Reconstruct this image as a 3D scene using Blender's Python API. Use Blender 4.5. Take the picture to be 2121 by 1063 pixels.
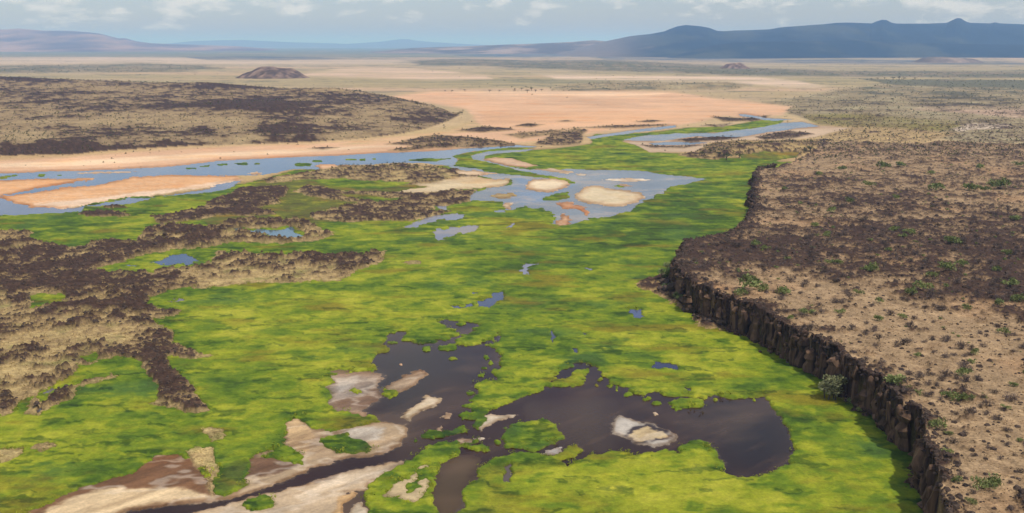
import bpy, math, random
import numpy as np
from math import radians as RAD

for _o in list(bpy.data.objects): bpy.data.objects.remove(_o)
scene = bpy.context.scene
col = scene.collection
rng = np.random.default_rng(7)
random.seed(7)

# ------------------------------------------------------------------ camera
CAM_H, FPX, CXP, CYP, HORIZON = 120.0, 2037.0, 1060.5, 531.5, 92.0
PITCH = math.atan((CYP - HORIZON) / FPX)
SP, CP = math.sin(PITCH), math.cos(PITCH)
cam = bpy.data.cameras.new('camera'); cam_ob = bpy.data.objects.new('camera', cam); col.objects.link(cam_ob)
cam.sensor_width = 36.0; cam.lens = 36.0 * FPX / 2121.0
cam.clip_start = 1.0; cam.clip_end = 400000.0
cam_ob.location = (0, 0, CAM_H); cam_ob.rotation_euler = (math.pi / 2 - PITCH, 0, 0)
scene.camera = cam_ob

# ------------------------------------------------------------------ light
SUN_EL, SUN_AZ = 61.0, 121.0            # azimuth clockwise from +Y (the view direction)
world = bpy.data.worlds.new('World'); scene.world = world; world.use_nodes = True
nt = world.node_tree; nt.nodes.clear()
def N(tree, kind, **kw):
    n = tree.nodes.new(kind)
    for k, v in kw.items(): setattr(n, k, v)
    return n
def LK(tree, a, b): tree.links.new(a, b)
out = N(nt, 'ShaderNodeOutputWorld'); bg = N(nt, 'ShaderNodeBackground'); bg.inputs['Strength'].default_value = 0.122
sky = N(nt, 'ShaderNodeTexSky'); sky.sky_type = 'NISHITA'; sky.sun_disc = False
sky.sun_elevation = RAD(SUN_EL); sky.sun_rotation = RAD(SUN_AZ); sky.altitude = 300.0
sky.air_density = 1.0; sky.dust_density = 1.2; sky.ozone_density = 3.0
tc = N(nt, 'ShaderNodeTexCoord'); mp = N(nt, 'ShaderNodeMapping'); mp.inputs['Scale'].default_value = (1.0, 1.0, 2.8)
n1 = N(nt, 'ShaderNodeTexNoise'); n1.inputs['Scale'].default_value = 26.0; n1.inputs['Detail'].default_value = 9.0; n1.inputs['Roughness'].default_value = 0.62
n2 = N(nt, 'ShaderNodeTexNoise'); n2.inputs['Scale'].default_value = 3.2; n2.inputs['Detail'].default_value = 3.0
ad = N(nt, 'ShaderNodeMath', operation='MULTIPLY_ADD'); ad.inputs[1].default_value = 0.55
sx = N(nt, 'ShaderNodeSeparateXYZ')
el = N(nt, 'ShaderNodeMapRange'); el.inputs['From Min'].default_value = 0.008; el.inputs['From Max'].default_value = 0.055
el.inputs['To Min'].default_value = -0.16; el.inputs['To Max'].default_value = 0.10
ad2 = N(nt, 'ShaderNodeMath', operation='ADD')
cr = N(nt, 'ShaderNodeMapRange'); cr.inputs['From Min'].default_value = 0.78; cr.inputs['From Max'].default_value = 0.93
cr.inputs['To Max'].default_value = 0.72
mx = N(nt, 'ShaderNodeMix', data_type='RGBA'); mx.inputs['B'].default_value = (7.2, 7.0, 6.8, 1)
LK(nt, tc.outputs['Generated'], mp.inputs['Vector']); LK(nt, mp.outputs['Vector'], n1.inputs['Vector']); LK(nt, mp.outputs['Vector'], n2.inputs['Vector'])
LK(nt, n2.outputs['Fac'], ad.inputs[0]); LK(nt, n1.outputs['Fac'], ad.inputs[2])
LK(nt, tc.outputs['Generated'], sx.inputs[0]); LK(nt, sx.outputs['Z'], el.inputs['Value'])
LK(nt, ad.outputs[0], ad2.inputs[0]); LK(nt, el.outputs['Result'], ad2.inputs[1]); LK(nt, ad2.outputs[0], cr.inputs['Value'])
tint = N(nt, 'ShaderNodeMix', data_type='RGBA', blend_type='MULTIPLY'); tint.inputs['Factor'].default_value = 1.0; tint.inputs['B'].default_value = (1.0, 0.965, 1.07, 1)
LK(nt, sky.outputs['Color'], tint.inputs['A'])
LK(nt, cr.outputs['Result'], mx.inputs['Factor']); LK(nt, tint.outputs['Result'], mx.inputs['A'])
LK(nt, mx.outputs['Result'], bg.inputs['Color']); LK(nt, bg.outputs[0], out.inputs['Surface'])

sun = bpy.data.lights.new('sun', 'SUN'); sun.energy = 3.4; sun.angle = RAD(0.53); sun.color = (1.0, 0.945, 0.855)
sun_ob = bpy.data.objects.new('sun', sun); col.objects.link(sun_ob)
sun_ob.rotation_euler = (RAD(90 - SUN_EL), 0, RAD(180 - SUN_AZ))
sun_ob.location = (0, 0, 900)
vs = scene.view_settings
vs.view_transform = 'Standard'; vs.look = 'None'; vs.exposure = 0.0; vs.gamma = 1.0; vs.use_curve_mapping = False
scene.render.engine = 'CYCLES'
scene.cycles.use_denoising = True
scene.cycles.max_bounces = 6; scene.cycles.diffuse_bounces = 2; scene.cycles.glossy_bounces = 3
scene.cycles.transparent_max_bounces = 8; scene.cycles.volume_bounces = 2
scene.cycles.sample_clamp_indirect = 4.0

# ------------------------------------------------------------------ helpers
def unproj(px, py, z=0.0):
    dx = (np.asarray(px, float) - CXP) / FPX; dy = (CYP - np.asarray(py, float)) / FPX
    t = (z - CAM_H) / (-SP + dy * CP)
    return t * dx, t * (CP + dy * SP)
def proj(X, Y, Z):
    d = Y * CP - (Z - CAM_H) * SP; u = Y * SP + (Z - CAM_H) * CP
    return CXP + FPX * X / d, CYP - FPX * u / d

_perm = np.random.default_rng(3).permutation(256).astype(np.int64); _perm = np.concatenate([_perm, _perm])
_ga = np.random.default_rng(5).random(256) * 2 * np.pi; _gx, _gy = np.cos(_ga), np.sin(_ga)
def perlin(x, y):
    xf = np.floor(x); yf = np.floor(y); xi = xf.astype(np.int64) & 255; yi = yf.astype(np.int64) & 255
    fx = x - xf; fy = y - yf
    u = fx * fx * fx * (fx * (fx * 6 - 15) + 10); v = fy * fy * fy * (fy * (fy * 6 - 15) + 10)
    a = _perm[xi]; b = _perm[(xi + 1) & 255]
    h00 = _perm[a + yi]; h10 = _perm[b + yi]; yj = (yi + 1) & 255; h01 = _perm[a + yj]; h11 = _perm[b + yj]
    g00 = _gx[h00] * fx + _gy[h00] * fy; g10 = _gx[h10] * (fx - 1) + _gy[h10] * fy
    g01 = _gx[h01] * fx + _gy[h01] * (fy - 1); g11 = _gx[h11] * (fx - 1) + _gy[h11] * (fy - 1)
    p = g00 + u * (g10 - g00); q = g01 + u * (g11 - g01)
    return (p + v * (q - p)) * 1.5
def fbm(x, y, wl, octs=4, gain=0.5, seed=0.0):
    r = np.zeros_like(x); a = 1.0; f = 1.0 / wl; s = 0.0
    for k in range(octs):
        r += a * perlin(x * f + 17.3 * k + seed * 3.71, y * f - 9.1 * k + seed * 5.13); s += a; a *= gain; f *= 2.03
    return r / s * 1.35
def sstep(a, b, x):
    t = np.clip((x - a) / (b - a), 0, 1); return t * t * (3 - 2 * t)
def lerp(a, b, t): return a + (b - a) * t
def lin(c, k=0.92):
    c = np.asarray(c, float) / 255.0
    return np.where(c <= 0.04045, c / 12.92, ((c + 0.055) / 1.055) ** 2.4) * k
def pts(s): return np.array([float(v) for v in s.replace(',', ' ').split()]).reshape(-1, 2)

def sdf(px, py, poly, ys=1.6):
    """distance to the outline, positive inside (y stretched by ys)"""
    x = px; y = py * ys; P = poly * np.array([1.0, ys]); Q = np.roll(P, -1, 0)
    d2 = np.full(x.shape, 1e18); ins = np.zeros(x.shape, bool)
    for (ax, ay), (bx, by) in zip(P, Q):
        ex, ey = bx - ax, by - ay; L = ex * ex + ey * ey + 1e-12
        wx = x - ax; wy = y - ay; t = np.clip((wx * ex + wy * ey) / L, 0, 1)
        d2 = np.minimum(d2, (wx - t * ex) ** 2 + (wy - t * ey) ** 2)
        c = (ay > y) != (by > y)
        ins ^= c & (x < ex * (y - ay) / (ey + 1e-18 if ey == 0 else ey) + ax)
    return np.where(ins, 1, -1) * np.sqrt(d2)

# ------------------------------------------------------------------ materials
def mat(name, rough=0.9, spec=0.15):
    m = bpy.data.materials.new(name); m.use_nodes = True
    b = m.node_tree.nodes['Principled BSDF']; b.inputs['Roughness'].default_value = rough; b.inputs['Specular IOR Level'].default_value = spec
    return m, m.node_tree, b
def attr_mat(name, scales, amt, bump, bump_scale, rough=0.92, spec=0.12):
    """vertex albedo * fine procedural grain, with relief"""
    m, t, b = mat(name, rough, spec)
    at = N(t, 'ShaderNodeAttribute', attribute_name='Col'); g = N(t, 'ShaderNodeNewGeometry')
    cur = at.outputs['Color']
    for sc_, a in zip(scales, amt):
        n = N(t, 'ShaderNodeTexNoise'); n.inputs['Scale'].default_value = sc_; n.inputs['Detail'].default_value = 5.0; n.inputs['Roughness'].default_value = 0.65
        LK(t, g.outputs['Position'], n.inputs['Vector'])
        r = N(t, 'ShaderNodeMapRange'); r.inputs['From Min'].default_value = 0.25; r.inputs['From Max'].default_value = 0.75
        r.inputs['To Min'].default_value = 1 - a; r.inputs['To Max'].default_value = 1 + a
        LK(t, n.outputs['Fac'], r.inputs['Value'])
        x = N(t, 'ShaderNodeMix', data_type='RGBA', blend_type='MULTIPLY'); x.inputs['Factor'].default_value = 1.0
        LK(t, cur, x.inputs['A']); LK(t, r.outputs['Result'], x.inputs['B']); cur = x.outputs['Result']
    LK(t, cur, b.inputs['Base Color'])
    if bump > 0:
        n = N(t, 'ShaderNodeTexNoise'); n.inputs['Scale'].default_value = bump_scale; n.inputs['Detail'].default_value = 6.0; n.inputs['Roughness'].default_value = 0.7
        LK(t, g.outputs['Position'], n.inputs['Vector'])
        bp = N(t, 'ShaderNodeBump'); bp.inputs['Strength'].default_value = 1.0; bp.inputs['Distance'].default_value = bump
        LK(t, n.outputs['Fac'], bp.inputs['Height']); LK(t, bp.outputs['Normal'], b.inputs['Normal'])
    return m
def two_tone(name, c1, c2, scale, rough=0.9, spec=0.1, rnd=0.25, bump=0.0, stretch=(1, 1, 1), c3=None):
    """noise between two (three) albedos plus a shift per object"""
    m, t, b = mat(name, rough, spec)
    tcn = N(t, 'ShaderNodeTexCoord'); mpn = N(t, 'ShaderNodeMapping'); mpn.inputs['Scale'].default_value = stretch
    oi = N(t, 'ShaderNodeObjectInfo')
    LK(t, tcn.outputs['Object'], mpn.inputs['Vector']); LK(t, oi.outputs['Location'], mpn.inputs['Location'])
    n = N(t, 'ShaderNodeTexNoise'); n.inputs['Scale'].default_value = scale; n.inputs['Detail'].default_value = 6.0; n.inputs['Roughness'].default_value = 0.65
    LK(t, mpn.outputs['Vector'], n.inputs['Vector'])
    rp = N(t, 'ShaderNodeValToRGB'); e = rp.color_ramp.elements
    e[0].position = 0.34; e[0].color = (*c1, 1); e[1].position = 0.66; e[1].color = (*c2, 1)
    if c3 is not None:
        k = e.new(0.78); k.color = (*c3, 1)
    LK(t, n.outputs['Fac'], rp.inputs['Fac'])
    g = N(t, 'ShaderNodeNewGeometry')
    s = N(t, 'ShaderNodeMath', operation='ADD'); LK(t, oi.outputs['Random'], s.inputs[0]); LK(t, g.outputs['Random Per Island'], s.inputs[1])
    r = N(t, 'ShaderNodeMapRange'); r.inputs['From Max'].default_value = 2.0; r.inputs['To Min'].default_value = 1 - rnd; r.inputs['To Max'].default_value = 1 + rnd
    LK(t, s.outputs[0], r.inputs['Value'])
    x = N(t, 'ShaderNodeMix', data_type='RGBA', blend_type='MULTIPLY'); x.inputs['Factor'].default_value = 1.0
    LK(t, rp.outputs['Color'], x.inputs['A']); LK(t, r.outputs['Result'], x.inputs['B']); LK(t, x.outputs['Result'], b.inputs['Base Color'])
    if bump:
        bp = N(t, 'ShaderNodeBump'); bp.inputs['Distance'].default_value = bump; LK(t, n.outputs['Fac'], bp.inputs['Height']); LK(t, bp.outputs['Normal'], b.inputs['Normal'])
    return m

M_ground = attr_mat('dry_ground', (0.9, 0.16), (0.32, 0.18), 0.10, 1.6)
M_sand = attr_mat('wet_sand', (1.1, 0.22), (0.20, 0.14), 0.05, 1.2, 0.8, 0.2)
M_lava = attr_mat('lava_rock', (1.2, 0.32), (0.5, 0.32), 0.4, 1.0)
M_marsh = attr_mat('marsh_grass', (1.3, 0.36), (0.26, 0.22), 0.10, 1.3, 0.85, 0.12)
M_mount = attr_mat('mountain_scrub', (0.02, 0.004), (0.2, 0.2), 0.0, 1.0)
M_water, _t, _b = mat('water', 0.07, 0.5); _b.inputs['IOR'].default_value = 1.33
_a = N(_t, 'ShaderNodeAttribute', attribute_name='Col'); LK(_t, _a.outputs['Color'], _b.inputs['Base Color'])
_g = N(_t, 'ShaderNodeNewGeometry'); _n = N(_t, 'ShaderNodeTexNoise'); _n.inputs['Scale'].default_value = 0.9; _n.inputs['Detail'].default_value = 4.0
_p = N(_t, 'ShaderNodeBump'); _p.inputs['Distance'].default_value = 0.05; _p.inputs['Strength'].default_value = 0.6
LK(_t, _g.outputs['Position'], _n.inputs['Vector']); LK(_t, _n.outputs['Fac'], _p.inputs['Height']); LK(_t, _p.outputs['Normal'], _b.inputs['Normal'])
M_pool = M_water.copy(); M_pool.name = 'muddy_water'; M_pool.node_tree.nodes['Principled BSDF'].inputs['Specular IOR Level'].default_value = 0.22
M_silt = M_water.copy(); M_silt.name = 'silty_water'; M_silt.node_tree.nodes['Principled BSDF'].inputs['Specular IOR Level'].default_value = 0.32; M_silt.node_tree.nodes['Principled BSDF'].inputs['Roughness'].default_value = 0.2
M_cliff = two_tone('basalt_cliff', (0.022, 0.014, 0.010), (0.155, 0.094, 0.057), 0.8, 0.9, 0.1, 0.5, 0.25, (1, 1, 0.45), (0.34, 0.22, 0.125))
M_rock = two_tone('basalt_rock', (0.024, 0.017, 0.014), (0.095, 0.066, 0.048), 1.1, 0.9, 0.1, 0.35, 0.15)
M_dry = two_tone('dry_twigs', (0.085, 0.064, 0.054), (0.20, 0.15, 0.12), 0.7, 0.9, 0.05, 0.35)
M_leaf = two_tone('shrub_leaves', (0.10, 0.13, 0.035), (0.24, 0.27, 0.085), 0.8, 0.7, 0.15, 0.35)
M_scrub = two_tone('olive_scrub', (0.05, 0.06, 0.025), (0.115, 0.115, 0.05), 0.02, 0.9, 0.05, 0.4)
M_tree = two_tone('tree_leaves', (0.03, 0.045, 0.018), (0.075, 0.095, 0.035), 0.6, 0.8, 0.1, 0.35)
M_palm = two_tone('palm_fronds', (0.09, 0.10, 0.035), (0.27, 0.27, 0.13), 1.2, 0.6, 0.25, 0.35)
M_bark = two_tone('palm_bark', (0.05, 0.04, 0.032), (0.15, 0.115, 0.085), 2.0, 0.9, 0.1, 0.2, 0.02, (1, 1, 3))
M_tuft = attr_mat('dry_grass', (1.5, 0.3), (0.25, 0.2), 0.0, 1.0, 0.9, 0.05)
M_reed = two_tone('green_reeds', (0.15, 0.19, 0.015), (0.32, 0.34, 0.03), 0.06, 0.85, 0.1, 0.3)

def tag(o, label=None, cat=None, group=None, kind=None):
    for k, v in (('label', label), ('category', cat), ('group', group), ('kind', kind)):
        if v: o[k] = v
    return o
def mesh_np(name, V, F, m, colr=None, smooth=True, parent=None):
    """V (n,3), F (k,3|4) -> one mesh object"""
    V = np.ascontiguousarray(V, np.float32); F = np.ascontiguousarray(F, np.int32); k = F.shape[1]
    me = bpy.data.meshes.new(name)
    me.vertices.add(len(V)); me.vertices.foreach_set('co', V.ravel())
    me.loops.add(F.size); me.loops.foreach_set('vertex_index', F.ravel())
    me.polygons.add(len(F)); me.polygons.foreach_set('loop_start', np.arange(0, F.size, k, dtype=np.int32))
    me.polygons.foreach_set('loop_total', np.full(len(F), k, np.int32))
    me.polygons.foreach_set('use_smooth', np.full(len(F), smooth))
    me.update(calc_edges=True)
    if colr is not None:
        c4 = np.ones((len(V), 4), np.float32); c4[:, :3] = colr
        me.attributes.new('Col', 'FLOAT_COLOR', 'POINT').data.foreach_set('color', c4.ravel())
    me.materials.append(m)
    o = bpy.data.objects.new(name, me); col.objects.link(o)
    if parent is not None: o.parent = parent
    return o

# ================================================================== THE LAND
# ground grid: rows of equal Y, finer near the viewpoint, reaching to the horizon
rows = np.concatenate([HORIZON + np.array([2.2, 2.9, 3.6, 4.3]), np.arange(HORIZON + 5, 150, 0.75), np.arange(150, 360, 1.25), np.arange(360, 1250, 1.6)])
colsx = np.arange(-190, 2315, 2.4)
NR, NC = len(rows), len(colsx)
GPX, GPY = np.meshgrid(colsx, rows)
X, Y = unproj(GPX, GPY, 0.0)

# ---- plateau and its cliff rim (traced rim: pixel x, pixel y, rim height in metres)
RIM = np.array([(1965,1330,15.5),(1950,1180,15.5),(1943,1063,15.5),(1936,975,15.5),(1931,914,15.5),(1921,879,15.5),(1886,844,15.5),(1851,818,15.5),(1816,789,15.5),(1772,762,15.5),(1735,733,15.2),
 (1679,703,15),(1636,681,15),(1600,664,14.5),(1557,642,14),(1517,630,14),(1486,618,14),(1456,602,14),(1432,585,14),(1412,566,14),(1403,548,13.5),(1408,530,13),(1426,505,12),(1470,495,11),(1521,484,10.5),(1545,468,10),(1558,440,9.5),
 (1562,400,8.5),(1561,366,7.5),(1570,346,6.5),(1600,340,6),(1650,325,5),(1700,303,4)], float)
RIM[:, 2] *= 0.86
rx, ry = unproj(RIM[:, 0], RIM[:, 1], RIM[:, 2])
NCL = 30                                            # rim points up to here form the cliff, the rest is a soft shoulder
seg = np.hypot(np.diff(rx), np.diff(ry)); ss = np.concatenate([[0], np.cumsum(seg)])
s_new = np.arange(0, ss[-1], 2.0)
cx_, cy_, cz_ = (np.interp(s_new, ss, a) for a in (rx, ry, RIM[:, 2]))
tx, ty = np.gradient(cx_), np.gradient(cy_); tl = np.hypot(tx, ty); tx, ty = tx / tl, ty / tl
nxr, nyr = -ty, tx                                  # points to the marsh side
for _ in range(6):
    nxr = np.convolve(np.pad(nxr, 2, 'edge'), np.ones(5) / 5, 'valid'); nyr = np.convolve(np.pad(nyr, 2, 'edge'), np.ones(5) / 5, 'valid')
wob = 3.6 * fbm(s_new, s_new * 0, 38, 2, 0.5, 3) + 2.6 * fbm(s_new, s_new * 0, 10, 2, 0.6, 8)
cx_ = cx_ + nxr * wob; cy_ = cy_ + nyr * wob
s_cliff = ss[NCL]; icl = s_new < s_cliff
zY = np.array([150, 450, 560, 700, 900, 1100, 1500, 2200]); zZ = np.array([15.5, 14.6, 12.5, 9.8, 7.0, 5.0, 2.2, 0.0]) * 0.86
plat_poly = np.stack([np.concatenate([cx_, [700, 6000, 6000]]), np.concatenate([cy_, [2100, 2100, 100]])], 1)
pm = (X > 60) & (Y < 2150)
dpl = np.full(X.shape, -1e4); dpl[pm] = sdf(X[pm], Y[pm], plat_poly[::2] if False else np.concatenate([plat_poly[:len(cx_)][::2], plat_poly[len(cx_):]]), 1.0)
plat = dpl > 0
back = np.stack([np.concatenate([cx_[~icl], [700.]]), np.concatenate([cy_[~icl], [2100.]])], 1)
dback = np.full(X.shape, 1e4)
for (ax, ay), (bx, by) in zip(back[:-1:6], np.concatenate([back[6::6], back[-1:]])):
    ex, ey = bx - ax, by - ay; L = ex * ex + ey * ey + 1e-9
    t = np.clip(((X - ax) * ex + (Y - ay) * ey) / L, 0, 1); dback = np.minimum(dback, np.hypot(X - ax - t * ex, Y - ay - t * ey))
Zpl = np.where(plat, np.interp(Y, zY, zZ) * sstep(0, 60, dback) ** 0.7, 0.0)

# ---- low lava hill beyond the river (base line and crest, traced)
HB = pts('-300,335 -80,331 0,329 80,326 150,325 210,318 300,312 400,306 520,302 640,298 740,290 820,282 880,270 930,252 950,241 960,236')
HC = np.array([(-300,158,30),(-80,160,30),(0,164,29),(80,168,28),(180,172,27),(300,175,26),(400,177,25),(480,184,23),(530,187,21),(600,190,20),(680,190,19),(740,196,17),(800,206,14),(880,223,8),(930,236,2.5),(960,237,0.2)], float)
def Yof(py, z): return unproj(CXP, py, z)[1]
gx0 = CXP + FPX * X / (Y * CP + CAM_H * SP)
hb = Yof(np.interp(gx0, HB[:, 0], HB[:, 1]), 0.0); hz = np.interp(gx0, HC[:, 0], HC[:, 2]); hc = Yof(np.interp(gx0, HC[:, 0], HC[:, 1]), hz)
hc = np.maximum(hc, hb + 60)
th = (Y - hb) / (hc - hb)
hshape = np.where(th < 1, 0.22 * sstep(0, 0.06, th) + 0.78 * np.clip(th, 0, 1) ** 0.9, 1 - sstep(0, 1, (th - 1) / 0.7)); hshape = np.where((th > 0) & (gx0 < 960), hshape, 0)
onhill = hshape > 0.004
Zh = hz * hshape
Zh += onhill * np.clip(hshape * 3, 0, 1) * (2.6 * fbm(X, Y, 160, 3, 0.5, 2) + 0.9 * fbm(X, Y, 30, 3, 0.5, 4)) * np.clip(hz / 10, 0, 1)
for px, py, rx_, ry_, hh, zb in ((425,178,90,110,7,25),(684,188,70,90,6,19),(570,225,150,160,7,14),(20,166,130,150,5,29),(590,262,90,70,3,6),(820,212,120,80,2.5,12)):
    mx_, my_ = unproj(px, py, zb); Zh += hh * np.exp(-((X - mx_) / rx_) ** 2 - ((Y - my_) / ry_) ** 2) * np.clip(hshape * 4, 0, 1)
# hummock north of the plateau, knolls on the flats
Zk = np.zeros_like(X)
for px, py, rx_, ry_, hh in ((1545,318,26,38,8),(1500,325,16,24,5),(1600,312,30,36,6),(1660,306,40,40,5),(900,298,40,26,1.0),(985,295,35,18,.7),(1160,285,30,40,.8),(560,330,0.1,0.1,0),
        (1430,182,120,90,9),(1500,177,110,80,8),(1290,137,110,150,16),(1180,133,200,150,10),(1010,128,160,160,12)):
    mx_, my_ = unproj(px, py, 0); Zk += hh * np.exp(-((X - mx_) / max(rx_, 1)) ** 2 - ((Y - my_) / max(ry_, 1)) ** 2)
Zpre = Zpl + Zh + Zk
PX, PY = proj(X, Y, Zpre)

# ---- ragged outlines: the traced outlines are followed through a gentle noise warp in world space
near = sstep(1300, 500, Y)
wx1 = fbm(X, Y, 26, 5, 0.55, 11); wy1 = fbm(X, Y, 26, 5, 0.55, 12)
wx2 = fbm(X, Y, 150, 5, 0.6, 13); wy2 = fbm(X, Y, 150, 5, 0.6, 14)
wx3 = fbm(X, Y, 7.5, 3, 0.6, 15); wy3 = fbm(X, Y, 7.5, 3, 0.6, 16); wy4 = fbm(X * 0.35, Y, 1500, 5, 0.6, 17)
vfar = sstep(5000, 1800, Y); nn_ = sstep(700, 480, Y)
wx5 = fbm(X, Y, 2.6, 3, 0.6, 18); wy5 = fbm(X, Y, 2.6, 3, 0.6, 20)
WPX = PX + 11.0 * lerp(wx2, wx1, near) + 8.0 * near * wx3 + 6.0 * nn_ * wx5 + 40 * (1 - vfar) * wy4
WPY = PY + lerp(2.6 * wy2, 4.6 * wy1 + 3.6 * wy3 + 2.8 * nn_ * wy5, near) * sstep(95, 300, PY) + np.clip((PY - 92) * 0.10, 0, 2.6) * (1 - near) * wy4 * 1.6

sh = X.shape
marsh = np.zeros(sh); water = np.zeros(sh); sand = np.zeros(sh); mud = np.zeros(sh); lava = np.zeros(sh)
base = np.zeros(sh + (3,)); wcol = np.zeros(sh + (3,)); hue = np.zeros(sh); den = np.zeros(sh)
reg = np.zeros(sh, np.int16); mreg = np.zeros(sh, np.int16); wreg = np.zeros(sh, np.int16)
REG = {0: ('ground', None, 'dry tan and pinkish plain reaching to the horizon', None)}; MREG = {0: None}; WREG = {0: None}
def newreg(table, spec):
    k = max(table) + 1; table[k] = spec; return k

# plains: albedo bands with distance
n_big = fbm(X, Y, 900, 4, 0.55, 21); n_mid = fbm(X, Y, 140, 4, 0.55, 22); n_sml = fbm(X, Y, 22, 4, 0.6, 23); n_fine = fbm(X, Y, 5, 3, 0.6, 24)
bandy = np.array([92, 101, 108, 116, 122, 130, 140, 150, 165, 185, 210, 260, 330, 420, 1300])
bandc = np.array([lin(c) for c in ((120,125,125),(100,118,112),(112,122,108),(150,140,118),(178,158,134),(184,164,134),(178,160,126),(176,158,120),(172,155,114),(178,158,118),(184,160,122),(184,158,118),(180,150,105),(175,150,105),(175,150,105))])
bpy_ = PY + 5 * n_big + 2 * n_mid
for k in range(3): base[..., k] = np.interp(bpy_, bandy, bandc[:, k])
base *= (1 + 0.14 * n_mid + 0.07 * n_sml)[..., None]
band1 = fbm(X * .12, Y * .8, 420, 6, .64, 25); band2 = fbm(X * .3, Y, 90, 6, .68, 26); fp = sstep(1500, 2600, Y)
base *= (1 - .14 * fp)[..., None]
base = lerp(base, lin((196, 162, 132)), (fp * .65 * sstep(.05, .5, band1))[..., None])
base = lerp(base, lin((118, 116, 90)), (fp * .6 * sstep(.08, .5, -band1))[..., None])
base = lerp(base, lin((104, 102, 82)), (fp * .8 * sstep(.1, .5, band2))[..., None])

def paint(kind, s, c=None, soft=3.0, spec=None, hu=0.0, d=0.5, keep=None, warp=True):
    """paint one traced outline (painter's order); spec names the object it becomes"""
    global marsh, water, sand, mud, lava
    P = pts(s) if isinstance(s, str) else s
    x = WPX if warp else PX; y = WPY if warp else PY
    b = (x > P[:, 0].min() - 14) & (x < P[:, 0].max() + 14) & (y > P[:, 1].min() - 9) & (y < P[:, 1].max() + 9)
    if kind in ('marsh', 'water', 'mud'): b &= ~plat
    ii = np.nonzero(b)
    if len(ii[0]) == 0: return
    if P[:, 1].mean() > 480 and kind != 'tint': soft = soft * (2.5 if soft > 1.9 else 1.5)
    a = sstep(-soft, soft, sdf(x[ii], y[ii], P))
    if kind == 'tint' and P[:, 1].mean() < 300: a = a * (.3 + .7 * sstep(-.22, .25, fbm(X[ii] * .12, Y[ii], 260, 6, .72, 27)))
    for nm, arr in (('marsh', marsh), ('water', water), ('sand', sand), ('mud', mud), ('lava', lava)):
        if nm == kind: arr[ii] = arr[ii] * (1 - a) + a
        elif kind != 'tint': arr[ii] *= (1 - a)
    if kind == 'water':
        wc = lin(c if c is not None else (70, 62, 62)); on = a > 0.02
        wcol[ii] = np.where(on[:, None], lerp(wcol[ii], wc, np.maximum(a, 0.0)[:, None] ** 0.5), wcol[ii])
        base[ii] = lerp(base[ii], lin((92, 76, 60)), a[:, None])
    elif kind == 'marsh':
        hue[ii] = lerp(hue[ii], hu, a)
        base[ii] = lerp(base[ii], lin((96, 88, 48)), a[:, None])
    elif c is not None:
        base[ii] = lerp(base[ii], lin(c), a[:, None])
        if kind in ('sand', 'mud') and PY[ii].mean() > 320:
            rimw = np.exp(-((sdf(x[ii], y[ii], P) - 1.0) / 4.5) ** 2) * sstep(-.6, .5, fbm(X[ii], Y[ii], 14, 3, .6, 53))
            base[ii] = lerp(base[ii], base[ii] * np.array([.66, .56, .46]), (0.75 * rimw)[:, None])
    if kind == 'lava': den[ii] = lerp(den[ii], d, a)
    on = a > 0.5
    sub = tuple(q[on] for q in ii)
    if kind == 'marsh': mreg[sub] = spec or 0
    elif kind == 'water': wreg[sub] = spec or 0
    if kind in ('marsh', 'water'): reg[sub] = 0
    elif kind != 'tint': reg[sub] = spec or 0

S_, L_ = (lambda n, l: newreg(REG, (n, 'sand', l, None))), (lambda n, l: newreg(REG, (n, 'lava', l, None)))
# --- far plain tints
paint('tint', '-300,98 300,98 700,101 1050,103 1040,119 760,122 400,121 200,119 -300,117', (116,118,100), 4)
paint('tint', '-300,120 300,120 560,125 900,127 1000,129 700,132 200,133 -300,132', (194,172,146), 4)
paint('tint', '390,119 500,117 640,119 720,122 600,126 430,125', (84,94,100), 3)  # cloud shadow put into the colour of the plain
paint('tint', '930,113 1080,110 1250,112 1300,116 1100,119 960,117', (86,98,108), 3)  # another cloud shadow, painted as darker ground
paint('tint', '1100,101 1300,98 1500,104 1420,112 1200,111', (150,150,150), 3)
paint('tint', '1230,117 1420,119 1700,122 2400,133 2400,140 1900,132 1500,128 1250,125', (84,94,102), 4)  # shadow band below the mountains, painted into the ground tint
paint('lava', '840,128 960,121 1100,126 1250,124 1420,131 1560,140 1720,146 2400,150 2400,163 2000,160 1720,158 1540,157 1400,152 1200,147 1080,143 1000,136 860,136', (140,132,110), 5, None, 0, 0.58)
paint('lava', '-300,139 120,135 300,131 420,136 470,143 330,150 150,152 -300,157', (150,140,112), 5, None, 0, 0.48)
paint('tint', '600,158 760,139 870,143 1000,155 1010,163 900,166 760,161', (206,176,148), 5)
paint('tint', '1100,152 1400,157 1560,160 1640,166 1712,178 1680,184 1600,179 1500,172 1380,169 1150,163', (212,184,158), 4)
paint('lava', '1150,176 1260,168 1400,168 1500,168 1560,178 1500,186 1380,187 1240,190 1130,192', (164,148,112), 5, None, 0, 0.42)
paint('lava', '1640,205 1720,186 1850,172 2400,180 2400,305 2000,296 1800,270 1700,262 1640,240 1560,214', (158,146,112), 7, None, 0, 0.45)
paint('lava', '1780,163 1850,165 2400,168 2400,186 2000,181 1850,176', (70,72,72), 3, None, 0, 0.85)  # darker mottled band on the right of the plain
paint('tint', '1880,229 1930,218 2060,222 2400,222 2400,258 2100,247 2020,239 1950,233', (206,176,150), 4)
paint('tint', '1960,265 2010,257 2095,260 2090,268 2010,271 1985,275', (206,188,166), 3)
paint('tint', '1660,240 1780,238 1960,252 2010,256 1960,272 1880,282 1760,280 1690,262', (132,124,62), 6)
paint('lava', '1660,258 1830,266 1990,278 1920,296 1760,298 1670,290', (176,150,104), 6, None, 0, .36)
paint('sand', '1820,306 1900,298 2000,299 2400,298 2400,303 2060,306 1990,309 1930,318 1860,313', (206,176,128), 3)
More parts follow.
